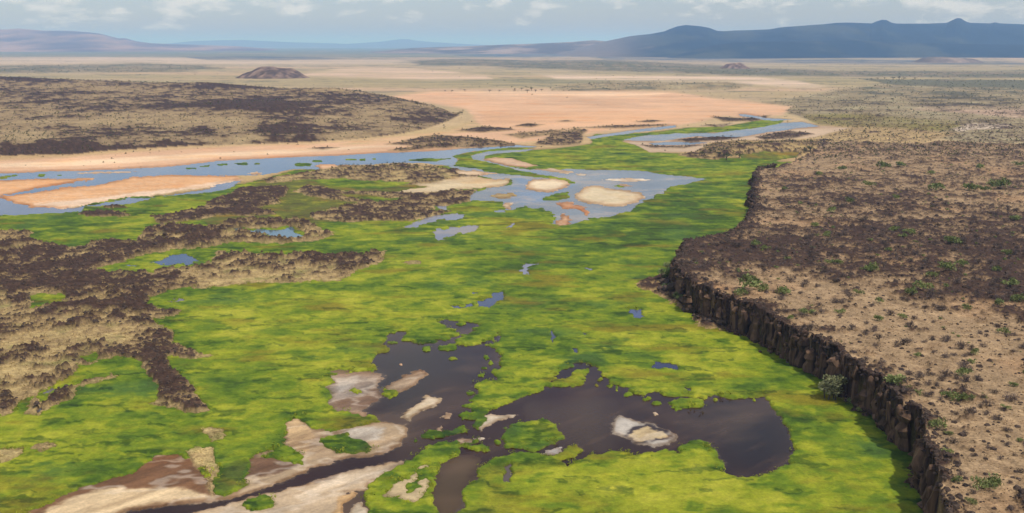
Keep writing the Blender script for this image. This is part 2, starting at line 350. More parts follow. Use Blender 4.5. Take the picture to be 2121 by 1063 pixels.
# --- the orange flat and river banks
s_flat = S_('sand_flat', 'broad orange pink sand flat between the river and the far plain')
paint('sand', '790,203 900,189 1060,190 1250,187 1400,190 1480,205 1560,212 1640,222 1620,240 1560,246 1500,241 1400,263 1250,273 1120,292 1000,303 860,318 780,325 700,328 450,340 250,356 0,366 -300,372 -300,342 -80,338 0,333 130,326 330,312 500,304 640,299 760,291 860,280 930,270 985,252 965,227 880,212', (212,170,132), 7, s_flat)
paint('tint', '940,190 1200,188 1390,192 1330,204 1150,206 1000,204', (226,190,152), 6)
paint('tint', '1000,236 1180,232 1400,238 1480,240 1330,256 1180,262 1000,262', (214,168,126), 9)
paint('tint', '1090,212 1230,208 1330,216 1250,220 1130,218', (168,140,112), 4)
paint('tint', '860,270 940,262 985,250 1000,262 960,274 880,288 760,298 700,300', (176,154,106), 5)
paint('tint', '-80,342 200,330 450,316 700,305 860,300 700,312 450,326 200,341 -80,350', (226,194,156), 4)
l_bank = L_('lava_field', 'low black lava patches on the orange sand along the far river bank')
for s, d in (('792,299 830,293 898,280 964,283 1030,292 1080,299 1000,305 898,308 832,315 796,312 850,304', .64), ('1106,298 1145,280 1195,266 1218,270 1208,287 1198,299 1150,302', .64),
             ('940,272 1000,262 1060,266 1070,270 1000,275', .8), ('1060,262 1090,256 1125,259 1100,264', .8), ('1180,266 1290,260 1390,259 1380,263 1290,268', .7), ('1315,253 1345,249 1378,251 1350,256', .75), ('1150,252 1170,250 1188,251 1170,253', .8),
             ('1040,280 1120,272 1180,268 1150,280 1080,288', .55), ('640,308 680,305 700,306 670,310', .8), ('1470,243 1540,246 1600,240 1570,252 1500,254', .6)):
    paint('lava', s, (160,134,94), 4, l_bank, 0, d * .9)
# --- low marsh basin
BASIN = '-300,440 0,447 60,440 165,437 170,425 240,410 350,403 440,397 480,383 540,372 600,355 700,345 800,343 900,345 960,340 1000,318 1080,311 1150,307 1220,298 1228,286 1300,284 1330,300 1345,316 1400,318 1460,326 1520,326 1600,334 1640,336 1640,350 1600,420 1590,500 1480,520 1440,560 1420,600 1480,640 1560,690 1640,735 1720,785 1800,850 1860,905 1910,960 1930,1063 1950,1300 -300,1300'
paint('marsh', BASIN, soft=3, hu=0.0)
paint('marsh', '1222,290 1235,278 1330,277 1420,267 1500,264 1580,249 1622,249 1612,262 1560,269 1480,276 1400,278 1330,286 1290,292', soft=2.5, hu=-.1)
# --- water of the river and its delta
r_river = newreg(WREG, ('river', 'blue slow river running between orange sand banks'))
r_delta = newreg(WREG, ('river', 'pale shallow delta water spread around rounded sandbars'))
r_up = newreg(WREG, ('river', 'thin bright upstream water beside the green reed strip'))
r_pool = newreg(WREG, ('lake', 'dark purple brown pool and channel winding through the green marsh'))
RB = (58, 84, 112)
paint('water', '-300,372 0,359 99,355 165,353 264,349 363,344 446,334 495,331 594,326 700,321 782,317 858,315 898,313 951,308 1017,304 1073,299 1126,302 1060,305 1017,310 980,313 934,323 951,333 941,343 898,342 888,338 809,338 766,340 700,342 663,340 653,343 663,349 634,350 611,351 545,361 488,364 429,363 330,364 264,368 240,376 198,383 145,388 66,401 0,410 -300,450', RB, 2.2, r_river)
paint('water', '-300,402 0,406 60,418 130,432 250,425 330,408 420,392 460,380 500,372 470,392 440,399 350,406 250,413 175,427 168,440 60,443 0,447 -300,460', (92,96,110), 2.5, r_river)
paint('water', '1215,283 1300,272 1400,261 1402,266 1310,276 1225,287', (92,112,132), 1.6, r_up)
paint('sand', '1285,292 1340,281 1420,281 1500,280 1600,268 1660,256 1760,268 1690,285 1560,292 1480,300 1440,316 1340,316 1320,300', (190,164,134), 3, S_('sand_flat', 'grey pink mud flats with thin water slivers beside the rocky hummock'))
paint('water', '1290,289 1340,280 1400,277 1480,277 1560,267 1620,256 1655,254 1700,262 1640,267 1560,279 1500,286 1440,282 1380,291 1330,291', (96,112,126), 1.8, r_up)
paint('water', '1345,296 1400,294 1470,296 1430,301 1360,300', (96,112,126), 1.6, r_up)
paint('water', '1530,238 1545,237 1590,246 1640,249 1600,252 1560,246', (96,112,126), 1.4, r_up)
for s, d in (('1400,290 1480,284 1540,284 1500,292 1430,296', .8), ('1330,300 1390,304 1460,302 1420,308 1350,307', .7), ('1560,283 1640,272 1690,278 1640,288 1580,290', .7), ('1450,262 1520,256 1500,266', .5)):
    paint('lava', s, (150,132,104), 2.5, l_bank, 0, d)
DW = (104, 112, 118)
paint('water', '974,320 1010,313 1060,310 1110,307 1092,313 1030,318 1002,325 1012,333 1060,345 1090,350 1200,350 1270,352 1320,352 1400,364 1462,370 1430,378 1395,385 1370,398 1340,415 1300,440 1270,448 1210,457 1165,469 1142,461 1150,450 1140,437 1110,430 1085,427 1060,434 1030,441 1000,430 985,420 965,418 970,405 1000,393 1060,381 1060,371 1030,372 960,358 930,345 950,341', DW, 2.5, r_delta)
paint('water', '1060,352 1110,356 1190,378 1180,392 1150,402 1120,420 1060,420 1040,398 1075,380', (84,108,134), 7, r_delta)
r_pond = newreg(WREG, ('pond', 'small pale creek pools south of the delta sandbars'))
for s in ('895,422 928,424 933,434 910,434', '885,449 938,443 972,441 957,454 914,456 858,471 830,472 870,458', '905,472 951,468 992,467 984,480 951,484 931,491 924,501 908,499 897,490', '1050,472 1058,463 1068,461 1063,473'):
    paint('water', s, (112,116,132), 2, r_pond)
paint('marsh', '934,323 997,312 1063,304 1113,304 1090,308 1010,313 974,323 980,330 1017,336 1063,350 1129,363 1179,371 1189,379 1180,381 1155,373 1109,366 1043,360 1014,355 980,347 944,344 951,331', soft=2, hu=-.1, spec=newreg(MREG, ('reed_bank', 'curving ribbon of green reeds dividing the river from the delta', 'reed bank')))
paint('marsh', '1121,412 1145,403 1178,398 1178,407 1160,413 1139,416', soft=2, hu=-.2, spec=newreg(MREG, ('reed_islet', 'dark green reed islet between the two oval delta sandbars', 'islet')))
paint('marsh', '1268,385 1290,383 1300,387 1280,388', soft=1.2, hu=-.1)
# river islets
isl = [('0,366 34,361 37,364 10,369 -20,370', 1), ('82,362 96,362 95,365 83,365', 0), ('122,361 132,361 131,363 123,363', 0), ('383,348 408,347 408,350 386,350', 0), ('414,343 434,342 434,345 416,345', 0), ('452,340 474,340 473,343 454,343', 0), ('490,339 514,337 513,341 493,342', 0),
       ('527,337 540,337 539,340 528,340', 0), ('614,338 648,337 646,343 618,344 613,341', 2), ('648,332 671,331 670,334 650,335', 0), ('716,328 740,328 740,331 718,331', 0), ('745,328 758,327 758,331 746,331', 0), ('770,328 779,327 778,330 771,330', 0), ('841,331 880,328 920,328 935,327 905,333 860,334', 3)]
isl_lab = {0: 'small flat green reed islet in the blue river', 1: 'long low reed islet at the river bend beside the tapering orange sandbar', 2: 'larger dark green reed islet close to the lava shore of the river', 3: 'long thin reed islet reaching towards the curving reed ribbon'}
for s, k in isl: paint('marsh', s, soft=1.3, hu=-.25, spec=newreg(MREG, ('reed_islet', isl_lab[k], 'islet')))
# river sandbars
def sbar(s, c, label, soft=2.2): paint('sand', s, c, soft, S_('sandbar', label))
OR = (216, 166, 116); PALE = (214, 192, 158)
sbar('-300,378 0,372 99,370 198,368 188,374 132,381 83,389 33,399 0,404 -300,418', OR, 'tapering orange sandbar splitting the river channel')
sbar('-300,425 0,405 66,400 145,387 198,382 240,374 270,366 330,363 429,362 488,364 500,372 450,382 400,390 330,398 260,410 190,420 130,432 66,430 0,410', OR, 'large smooth orange sandbar between the river and the green marsh')
paint('tint', '60,424 200,410 380,388 480,372 500,372 470,382 330,402 200,422 130,433', (226,196,164), 3)
sbar('155,358 220,355 285,354 260,358 180,360', (214,186,154), 'thin pale sand sliver in the middle of the blue river', 1.5)
sbar('655,343 663,340 700,342 750,343 690,352 663,350', (220,178,136), 'small orange sand spit below the river by the lava shore', 1.6)
sbar('510,360 535,356 545,358 530,361', (220,190,156), 'tiny pale sand spit at the river mouth of the lava shore', 1.4)
sbar('1000,330 1030,326 1063,328 1096,338 1114,343 1086,347 1043,341', (206,172,138), 'pinkish sandbar at the edge of the upper green marsh')
sbar('1101,349 1145,348 1192,356 1172,360 1129,354', (206,184,154), 'thin pale sandbar along the upper shore of the delta')
sbar('1185,360 1200,359 1218,362 1200,364', (208,190,166), 'very small pale sand sliver beside the upper delta shore', 1.3)
sbar('1245,372 1277,368 1327,370 1354,373 1310,376', (226,212,188), 'long thin almost white sandbar in the delta', 1.8)
sbar('1088,383 1103,371 1142,370 1177,377 1176,388 1145,398 1112,397 1089,392', (202,174,138), 'oval tan sandbar with a pale centre in the delta')
paint('tint', '1100,382 1112,375 1142,375 1164,380 1158,388 1130,392 1108,390', (216,196,162), 3)
sbar('1190,400 1215,387 1232,383 1284,392 1327,401 1335,409 1320,421 1277,428 1228,424 1192,413', (196,172,136), 'largest rounded sandbar of the delta with a broad cream centre')
paint('tint', '1206,402 1230,390 1284,397 1316,405 1310,414 1270,420 1230,416 1206,409', (204,186,150), 3)
sbar('1150,422 1169,418 1208,427 1220,438 1216,448 1207,444 1198,435 1162,432', (196,146,104), 'hook shaped orange brown sandbar south of the delta ovals', 1.8)
sbar('1150,459 1164,444 1178,448 1176,466 1159,470', (194,148,106), 'small triangular orange sandbar at the southern tip of the delta', 1.8)
sbar('1010,407 1030,401 1060,398 1070,406 1040,411', (172,150,98), 'small olive tan sandbar near the pale west sand spit', 1.8)
sbar('1038,427 1050,421 1070,421 1052,433', (206,180,148), 'little pale sandbar between the green lobes at the delta edge', 1.6)
sbar('1274,383 1296,382 1316,386 1290,387', (176,150,120), 'narrow brown sandbar north of the largest delta sandbar', 1.4)
paint('marsh', '924,427 950,420 980,415 1037,419 1046,431 1010,438 964,446 931,440', soft=2.5, hu=.05)
# --- lava and dry grass country west of the marsh
l_west = L_('lava_field', 'broken black lava field with tan grass west of the marsh')
l_mid = L_('lava_field', 'black lava ridges and tan grass just south of the orange sandbar')
l_delta = L_('lava_field', 'mottled lava and dry grass shore west of the delta')
TG = (178, 154, 104)
paint('marsh', '540,374 600,360 700,348 860,345 900,352 850,400 860,430 800,452 690,462 600,470 470,470 420,462 440,430 500,396', soft=5, hu=-.75)
paint('lava', '600,362 700,345 830,339 890,345 944,351 1000,359 985,369 940,371 890,380 850,382 800,388 700,380 640,371 560,378 540,371', TG, 3, l_delta, 0, .52)
paint('lava', '640,382 700,395 760,396 812,398 885,403 930,395 990,393 978,405 972,416 930,426 898,424 900,438 940,436 880,453 850,461 800,456 700,461 655,455 640,446 690,431 750,421 700,415 640,408 610,396', TG, 3, l_delta, 0, .6)
paint('marsh', '640,372 700,369 780,374 860,378 800,390 740,392 680,386', soft=4, hu=-.1)
paint('marsh', '700,402 760,404 800,409 850,412 800,418 740,414', soft=4, hu=-.4)
sbar('850,382 898,379 941,369 980,367 1023,371 1057,369 1052,381 1030,389 990,391 931,394 885,402 812,399 850,392 890,388', (200,180,142), 'pale cream sand spit on the west shore of the delta')
sbar('944,355 984,352 1032,359 990,364 950,363', (210,184,150), 'small pale sand patch above the west sand spit of the delta', 1.8)
paint('lava', '312,449 360,442 416,432 432,419 470,405 495,389 594,385 597,399 574,422 535,432 576,443 528,448 455,449 409,456 330,466 316,458', TG, 3, l_mid, 0, .74)
paint('lava', '163,442 215,437 281,444 250,450 180,449', TG, 2.5, l_mid, 0, .85)
paint('lava', '212,432 230,428 262,430 235,434', TG, 1.5, l_mid, 0, .85)
WEST = '-300,484 0,479 66,479 60,495 89,505 132,511 175,511 198,500 281,498 287,485 317,472 363,467 429,467 462,464 469,457 495,452 561,454 627,452 647,467 697,487 660,499 594,504 462,502 429,512 380,519 297,529 267,539 200,557 224,565 314,565 363,552 429,539 452,524 495,523 561,530 660,527 700,530 797,523 793,545 733,565 700,581 627,585 495,591 413,598 347,602 305,620 303,636 375,643 377,652 313,662 361,691 361,713 437,740 392,745 344,738 348,761 383,787 409,805 428,853 405,860 383,850 322,826 331,800 305,774 287,748 244,752 218,761 250,779 187,796 161,805 152,822 78,862 50,858 65,831 87,818 44,831 26,857 0,862 -300,890'
paint('lava', WEST, TG, 3, l_west, 0, .5)
for s, h_ in (('420,610 470,600 340,640 330,625', .2),('250,553 300,546 300,530 330,524 420,522 450,540 400,553 330,560 262,562', .2), ('480,474 530,472 600,470 632,478 628,490 570,496 530,486', .1), ('160,762 240,745 280,742 300,760 240,775 180,790 120,815 80,835 80,815 130,790', .15), ('60,612 130,610 140,625 70,640', -.3), ('170,740 200,735 205,748 175,752', .2)):
    paint('marsh', s, soft=3.5, hu=h_)
r_lp = newreg(WREG, ('pond', 'blue teal ponds among the black lava of the west field'))
for s, c in (('307,543 345,533 360,527 392,526 419,541 390,547 330,550', (40,62,92)), ('469,477 488,474 535,475 574,478 611,472 614,481 629,489 581,494 545,487 515,481', (74,108,120)), ('260,550 275,547 290,551 270,553', (60,84,110)), ('90,815 105,805 125,800 118,810 98,820', (110,106,104)), ('66,858 76,846 88,850 74,860', (80,76,76)), ('335,625 375,620 385,624 345,629', (110,100,96))):
    paint('water', s, c, 1.8, r_lp)
for s in ('-300,945 0,935 47,930 48,942 20,955 0,962 -300,970', '63,930 80,922 126,918 120,928 90,936', '416,892 430,886 462,893 460,915 440,918', '830,547 850,539 877,540 860,546', '310,838 330,832 400,850 380,856'):
    paint('lava', s, (170,150,100), 3, l_west, 0, .3)
# --- rocks at the cliff foot, tan banks
l_foot = L_('talus_bank', 'tan grass and rock rubble bank at the foot of the cliff')
for s, d in (('1318,590 1345,574 1380,566 1420,580 1450,610 1470,650 1440,648 1400,632 1345,606', .62), ('1432,660 1445,652 1480,662 1520,668 1530,690 1480,686 1446,676', .6), ('1640,752 1660,745 1668,758 1655,765', .3), ('1715,805 1770,800 1790,840 1740,832', .5)):
    paint('lava', s, (196,166,110), 3, l_foot, 0, d)
l_hum = L_('hummock', 'rocky brown hummock at the upper end of the plateau')
paint('lava', '1400,322 1440,316 1470,298 1530,290 1600,291 1720,290 1700,310 1650,327 1600,332 1540,322 1480,330 1430,327', (176,150,98), 3, l_hum, 0, .52)
paint('marsh', '1530,322 1580,314 1660,316 1650,326 1600,334 1540,330', soft=3, hu=-.7)
# --- mud of the southern channel bed, under the water and the flats
m_bed = newreg(REG, ('mud_flat', 'sand', 'wet brown mud along the dark channel', None))
for u_ in ('592,881 618,866 650,893 700,899 760,881 800,873 842,880 880,900 960,888 1000,905 900,946 830,968 790,992 768,1018 720,1032 690,1110 -100,1125 65,1064 174,1008 279,980 322,947 402,955 437,1008 486,985 540,940 592,928', '690,772 800,768 812,850 750,866 692,848'):
    paint('mud', u_, (150,122,92), 3, m_bed)
# --- pools in the southern marsh
PW = (48, 27, 16)
r_sm = newreg(WREG, ('pond', 'little dark pools dotted through the green marsh'))
for s, c in (('1080,556 1086,546 1122,545 1103,551 1093,559 1095,570 1080,570', (116,116,134)), ('1196,551 1215,556 1222,562 1208,559', (100,104,120)), ('984,625 1020,614 1022,606 1048,606 1039,621 1014,638 990,631', (50,62,92)), ('938,632 980,628 984,633 942,638', (60,66,92)), ('1350,751 1402,756 1403,769 1354,764', (42,44,74)), ('1300,640 1328,643 1332,664 1314,661', (72,80,110)), ('1136,682 1150,688 1148,704 1143,712 1140,695', (60,66,88)), ('1196,684 1215,688 1224,695 1205,692', (60,66,88)), ('1184,716 1200,720 1198,730 1186,726', (50,52,74)), ('1050,960 1064,958 1060,1000 1042,1002', (84,70,62)), ('942,1040 955,1034 950,1063 935,1068', (84,70,62)),
             ('1415,800 1432,803 1430,810 1416,806', (56,50,62)), ('970,606 985,606 978,611', (60,66,92)), ('1040,688 1036,702 1026,706', (50,52,74))):
    paint('water', s, c, 1.8, r_sm)
paint('water', '795,706 801,691 840,683 849,687 838,697 862,710 908,710 901,701 946,694 941,684 906,670 928,660 999,673 982,687 958,696 938,706 975,720 997,711 1034,689 1036,703 1012,714 1041,735 1041,757 1032,766 1028,787 996,794 997,813 973,836 977,853 1006,858 1040,842 1080,826 1124,806 1130,790 1167,761 1206,747 1241,756 1247,770 1276,796 1298,809 1337,820 1367,812 1385,822 1450,822 1472,817 1516,824 1586,819 1595,844 1620,866 1627,880 1647,935 1627,962 1598,984 1529,989 1488,979 1507,961 1498,944 1472,918 1446,909 1420,918 1410,931 1411,944 1381,935 1315,944 1267,937 1211,944 1176,970 1137,948 1110,941 1082,935 1040,946 1012,962 988,975 992,985 966,1000 955,1022 932,1080 905,1080 890,1032 899,990 920,960 945,945 958,922 1000,912 960,909 890,940 830,957 760,966 650,996 560,1021 500,1038 400,1061 300,1080 150,1100 200,1066 280,1055 350,1046 440,1039 500,1030 560,1009 650,970 720,950 790,944 825,924 842,888 758,861 752,848 760,826 786,805 788,774 775,744 780,735 810,726 797,716', PW, 3.4, r_pool)
paint('water', '1430,850 1520,838 1590,850 1630,900 1630,950 1580,975 1510,960 1480,920 1420,890', (24,12,14), 22, r_pool)
paint('water', '780,740 860,720 960,725 1030,750 1000,780 900,790 860,840 800,860 790,820', (34,20,15), 12, r_pool)
paint('water', '905,990 945,950 985,955 965,995 945,1063 905,1070 895,1030', (88,70,46), 8, r_pool)
paint('water', '1100,850 1250,830 1280,870 1250,925 1150,910', (66,50,38), 16, r_pool)
paint('water', '700,1042 720,1022 765,1010 775,1063 700,1090', (86,68,52), 3, r_pool)
# mud and sand of the southern channel
m_ = lambda n, l: newreg(REG, (n, 'sand', l, None))
MUDS = 8
paint('mud', '673,773 732,774 788,775 792,805 780,831 752,849 697,849 692,831 679,809 690,792', (150,136,122), MUDS, m_('mud_flat', 'grey wet mud flat at the west edge of the upper dark pool'))
paint('tint', '700,830 750,820 785,800 785,830 752,846 700,846', (124,98,78), 5)
paint('tint', '690,785 740,778 735,800 700,815', (176,166,152), 5)
paint('mud', '592,881 618,866 650,893 700,899 760,881 800,873 838,878 842,890 825,922 775,943 700,951 650,969 560,1009 500,1026 486,975 540,940 592,928', (176,152,120), 3, m_('mud_flat', 'pale mud flat with white crust north of the dark channel'))
paint('tint', '592,881 618,866 660,905 640,940 600,925', (190,160,118), 4)
paint('tint', '486,972 520,950 590,945 620,965 560,985 500,990', (112,84,62), 5)
paint('tint', '720,892 770,886 800,890 790,915 740,920 700,912', (190,178,160), 7)
paint('mud', '560,1022 650,997 760,967 830,954 828,966 790,986 760,1001 768,1016 720,1022 700,1040 690,1090 600,1090 300,1110 400,1062 500,1039', (178,156,126), 3, m_('mud_flat', 'broad streaked pinkish mud flat south of the dark channel'))
paint('tint', '600,1030 720,985 800,970 760,990 680,1015 620,1040', (194,174,146), 6)
paint('tint', '640,1000 730,975 700,992 650,1005', (150,132,112), 4)
paint('mud', '-100,1110 65,1066 100,1046 174,1010 279,981 322,949 366,941 402,957 427,1001 437,1032 348,1046 261,1058 150,1110', (112,80,54), 3, m_('mud_flat', 'dark brown wet mud flat bordered by bright marsh'))
paint('sand', '60,1100 105,1053 196,1015 261,1012 392,1014 436,1031 348,1042 261,1054 180,1100', (196,172,134), 3, S_('sandbar', 'tan sandbar inside the dark brown mud flat'))
paint('mud', '684,1066 700,1036 735,1020 745,1024 712,1044 704,1090', (192,158,112), 2, m_('sandbar', 'curved orange tan sand rim beside the oxbow channel'))
paint('sand', '720,1063 735,1046 755,1038 768,1063 770,1090 720,1090', (196,178,150), 2, S_('sandbar', 'small pale sandbar in the oxbow by the reeds'))
paint('lava', '383,941 405,933 436,934 452,975 436,1001 446,1031 430,1020 430,985 401,957', (186,162,110), 3, l_west, 0, .05)
SBP = (176, 152, 124)
sbar('793,819 801,800 836,779 875,765 883,779 854,797 819,814 801,825', SBP, 'long pinkish sandbar lying in the upper dark pool')
sbar('819,866 845,844 880,822 911,823 897,841 871,854 845,873', (182,164,134), 'pale narrow sandbar in the dark pool near the channel')
sbar('908,866 923,857 938,857 928,867', SBP, 'small round sandbar near the narrow pale sandbar', 1.6)
sbar('896,897 910,888 925,882 915,893', SBP, 'tiny sandbar next to the dark channel bend', 1.6)
sbar('822,757 832,753 842,755 832,758', (190,150,112), 'tiny reddish sand speck north of the long pinkish sandbar', 1.2)
sbar('989,880 1010,864 1058,860 1078,858 1058,870 1019,880 1002,893', (188,174,150), 'whitish sandbar where the two dark pools meet', 1.8)
sbar('986,908 1005,904 1025,905 1000,910', (200,190,172), 'thin pale sandbar along the channel below the whitish sandbar', 1.2)
sbar('1266,885 1272,868 1284,860 1316,873 1359,879 1396,901 1386,922 1350,925 1306,915 1268,898', (168,160,148), 'white crusted mud island alone in the large dark pool', 4)
paint('tint', '1288,902 1312,884 1350,880 1386,898 1388,910 1360,916 1310,918', (62,54,58), 3)
paint('tint', '1298,906 1316,892 1341,885 1363,896 1384,905 1363,911 1324,915', (186,164,124), 2.5)
sbar('1117,941 1140,928 1164,921 1146,940', (200,196,190), 'small white salt patch at the edge of the near marsh', 1.6)
sbar('1348,857 1356,855 1364,862 1354,864', (190,168,140), 'tiny sand speck north of the white crusted island', 1.2)
# marsh clumps in and around the pools
def reed(s, hu, label=None, soft=2.2):
    paint('marsh', s, soft=soft, hu=hu, spec=newreg(MREG, ('reed_islet', label, 'islet')) if label else 0)
reed('1383,836 1411,826 1446,830 1452,844 1420,849 1392,846', .25, 'round domed green islet in the large dark pool')
reed('1356,836 1366,833 1374,838 1362,842', .2, 'small green clump beside the round domed islet', 1.4)
reed('1394,849 1404,846 1412,851 1400,855', .2, 'small green clump south of the round domed islet', 1.4)
reed('1124,800 1145,787 1185,779 1185,768 1217,762 1206,780 1211,793 1163,801', .3)
reed('1040,905 1050,886 1080,877 1120,869 1152,880 1162,905 1140,921 1110,936 1085,926 1050,926', .15, 'large ragged reed islet between the pool and the near marsh')
reed('1136,949 1160,931 1190,921 1202,931 1180,949 1150,956', .2, 'low green islet next to the small white salt patch')
reed('908,719 930,714 948,716 944,725 915,726', .2, 'oval green islet in the upper dark pool', 1.5)
reed('872,722 884,719 895,722 884,727', .2, 'small green islet west of the oval one in the upper pool', 1.4)
reed('903,684 918,680 925,684 912,688', .1, 'small reed islet in the blue head of the upper pool', 1.4)
reed('950,672 960,670 966,674 955,677', .1, 'tiny reed islet at the top of the upper pool', 1.2)
reed('926,744 936,740 944,744 934,748', .2, 'tiny green islet in the middle of the upper pool', 1.2)
reed('988,776 1000,774 1002,780 990,782', .2, 'tiny green islet by the east shore of the upper pool', 1.2)
reed('793,818 800,806 818,806 820,816 802,826', .25)
reed('955,862 966,856 978,860 970,868 958,868', .15, 'round reed clump at the channel junction', 1.6)
reed('868,905 900,895 930,892 968,884 976,895 930,902 905,906 875,910', .2, 'string of reed clumps along the dark channel', 1.8)
reed('878,926 890,921 900,927 888,933', .2, 'small reed clump near the channel bank', 1.4)
reed('984,880 995,868 1010,862 1008,874 998,890', .1)
reed('975,866 990,855 1020,845 1040,846 1010,860 990,870', .1)
reed('968,925 1000,920 1020,928 1000,936', .2, 'low reed clump in the brown side channel', 1.8)
reed('766,1014 780,990 850,951 900,920 952,914 954,932 922,954 896,985 889,1010 903,1068 905,1100 770,1100', .05, None, 2.5)
paint('lava', '806,1030 815,1005 850,990 872,968 890,965 885,985 890,1000 885,1030 860,1045 830,1030', (188,166,126), 4, S_('sandbar', 'bare tan patch amid the reeds beside the brown side channel'), 0, 0.0)
reed('860,975 885,972 882,990 862,1000', -.3); reed('840,1008 865,1000 870,1012 850,1022', -.3)
reed('505,1048 520,1036 545,1032 572,1042 560,1054 520,1060', -.1, 'isolated green tussock on the streaked mud flat')
reed('665,915 690,905 720,903 745,915 776,930 760,941 700,939', -.1, None, 3)
reed('540,948 575,930 600,930 632,945 625,962 600,955 560,950', -.1, None, 3)
reed('720,812 735,806 752,810 740,816', -.1, 'small reed clump on the grey wet mud flat', 1.5)
reed('450,985 470,960 500,950 520,965 500,985 512,1005 470,1030 440,1020', -.5, None, 4)

_ri = random.Random(77)
def small_islets(lst, label, group, hu=.15):
    for x, y, w in lst:
        n = 10; P = np.array([(x + w * (.75 + .45 * _ri.random()) * math.cos(t) * .5, y + w * .21 * (.75 + .45 * _ri.random()) * math.sin(t)) for t in (2 * math.pi * q_ / n for q_ in range(n))])
        paint('marsh', P, soft=1.5, hu=hu, spec=newreg(MREG, ('reed_islet', label, 'islet', group)))
small_islets([(992,800,20),(978,815,22),(988,831,26),(1008,824,28),(1022,809,24),(1034,797,20),(968,842,16),(1012,838,18),(1040,826,20),(1050,812,16)], 'green reed clump between the upper pool and the large dark pool', 'reed clumps between the two dark pools')
small_islets([(1008,742,12),(1024,768,14),(1004,762,10),(1018,752,9),(968,704,22),(985,699,26),(1016,700,16),(890,706,16),(870,700,12),(922,700,14),(955,711,18),(812,708,14),(838,703,12),(1030,716,12)], 'green reed clump along the upper shore of the upper dark pool', 'reed clumps on the upper pool shore')
small_islets([(1340,827,12),(1300,818,16),(1266,803,14),(1246,788,12),(1256,779,14),(1272,790,12),(1236,800,9),(1284,808,10),(1478,826,10),(1560,828,9)], 'green reed clump along the upper shore of the large dark pool', 'reed clumps on the large pool shore')
small_islets([(894,908,12),(942,898,14),(860,914,10),(1010,932,14),(1030,915,12),(930,936,10)], 'green reed clump beside the dark channel', 'reed clumps beside the channel')
# ragged, clumpy shores: the classes compete in the blended margin
def worley(x, y, cell, seed=0):
    gx_ = x / cell; gy_ = y / cell; ix = np.floor(gx_); iy = np.floor(gy_); best = np.full(x.shape, 9.0)
    for ox in (-1, 0, 1):
        for oy in (-1, 0, 1):
            cx0 = ix + ox; cy0 = iy + oy; h = (np.sin(cx0 * 127.1 + cy0 * 311.7 + seed) * 43758.5453); h2 = (np.sin(cx0 * 269.5 + cy0 * 183.3 + seed) * 43758.5453)
            best = np.minimum(best, (cx0 + (h - np.floor(h)) - gx_) ** 2 + (cy0 + (h2 - np.floor(h2)) - gy_) ** 2)
    return np.sqrt(best)
w1 = worley(X + 1.2 * wx3, Y + 1.2 * wy3, 4.4, 1.0); w2 = worley(X + 2 * wx1, Y + 2 * wy1, 9.0, 5.0)
clump = np.clip(1 - 0.55 * w1 - 0.45 * w2, 0, 1)
amp = np.interp(PY, [300, 420, 560], [.5, .9, 3.8])
plainw = np.clip(1 - marsh - water - sand - mud - lava, 0, 1)
stack = [marsh ** 2.2 * np.exp(amp * 1.9 * (clump - .45)), water ** 2.2 * np.exp(lerp(2.0 * fbm(X * .3, Y, 45, 5, .7, 126) * (wreg == r_up), amp * .8 * fbm(X, Y, 9, 4, .6, 121), sstep(1250, 950, Y))), sand ** 2.2 * np.exp(lerp(2.6 * fbm(X * .12, Y, 150, 6, .7, 125), amp * fbm(X * .6, Y, 8, 4, .6, 122), sstep(1500, 1000, Y))), mud ** 2.2 * np.exp(amp * fbm(X * .6, Y, 8, 4, .6, 123)), lava ** 2.2 * np.exp(amp * fbm(X, Y, 6, 4, .65, 124)), plainw ** 2.2]
tot = sum(stack) + 1e-9
marsh, water, sand, mud, lava = (a_ / tot for a_ in stack[:5])
del stack, tot, plainw
def blur(a_, r_):
    for ax in (0, 1):
        c_ = np.cumsum(np.pad(a_, [(r_ + 1, r_) if k == ax else (0, 0) for k in (0, 1)], 'edge'), axis=ax)
        n_ = a_.shape[ax]; a_ = (np.take(c_, np.arange(2 * r_ + 1, 2 * r_ + 1 + n_), ax) - np.take(c_, np.arange(0, n_), ax)) / (2 * r_ + 1)
    return a_
# plateau and hill ownership
r_pl = newreg(REG, ('plateau', 'lava', 'dry rocky plateau of tan grass and black lava above the cliff', None))
r_hl = newreg(REG, ('lava_hill', 'lava', 'long low black and tan lava hill beyond the river', None))
for arr in (marsh, water, mud): arr[plat] = 0
pl = plat & (PY > 296 + 10 * n_mid)
lava[pl] = 1; sand[pl] = 0; den[pl] = 0.455; base[pl] = lin((160, 134, 101)); reg[pl] = r_pl
hl = onhill & (hshape > 0.02) & (Zh > 0.4)
lava[hl] = 1; sand[hl] = 0; den[hl] = 0.50; base[hl] = lin((160, 138, 100)); reg[hl] = r_hl; marsh[hl] = 0; water[hl] = 0

def blobs(lst, field, mask):
    for x, y, rx_, ry_, v in lst:
        b = mask & (np.abs(WPX - x) < 2.5 * rx_) & (np.abs(WPY - y) < 2.5 * ry_)
        field[b] += v * np.exp(-((WPX[b] - x) / rx_) ** 2 - ((WPY[b] - y) / ry_) ** 2)
blobs([(560,216,100,13,.34),(400,222,140,7,.22),(450,181,110,6,.3),(590,236,70,12,.28),(570,266,46,14,.26),(420,269,34,8,.32),(350,304,70,6,.42),(120,308,110,13,.42),(40,316,60,10,.3),(240,314,70,6,.4),(620,292,60,6,.32),
       (40,166,80,6,.25),(710,205,60,8,.2),(880,241,50,10,.16),(60,192,110,6,.15),(160,214,130,6,.2),(60,282,60,12,-.35),(330,250,140,14,-.16),(480,250,60,10,-.22),(500,285,60,9,-.25),(150,250,140,14,-.1),(780,245,110,14,-.12),(200,185,160,5,-.1)], den, hl)
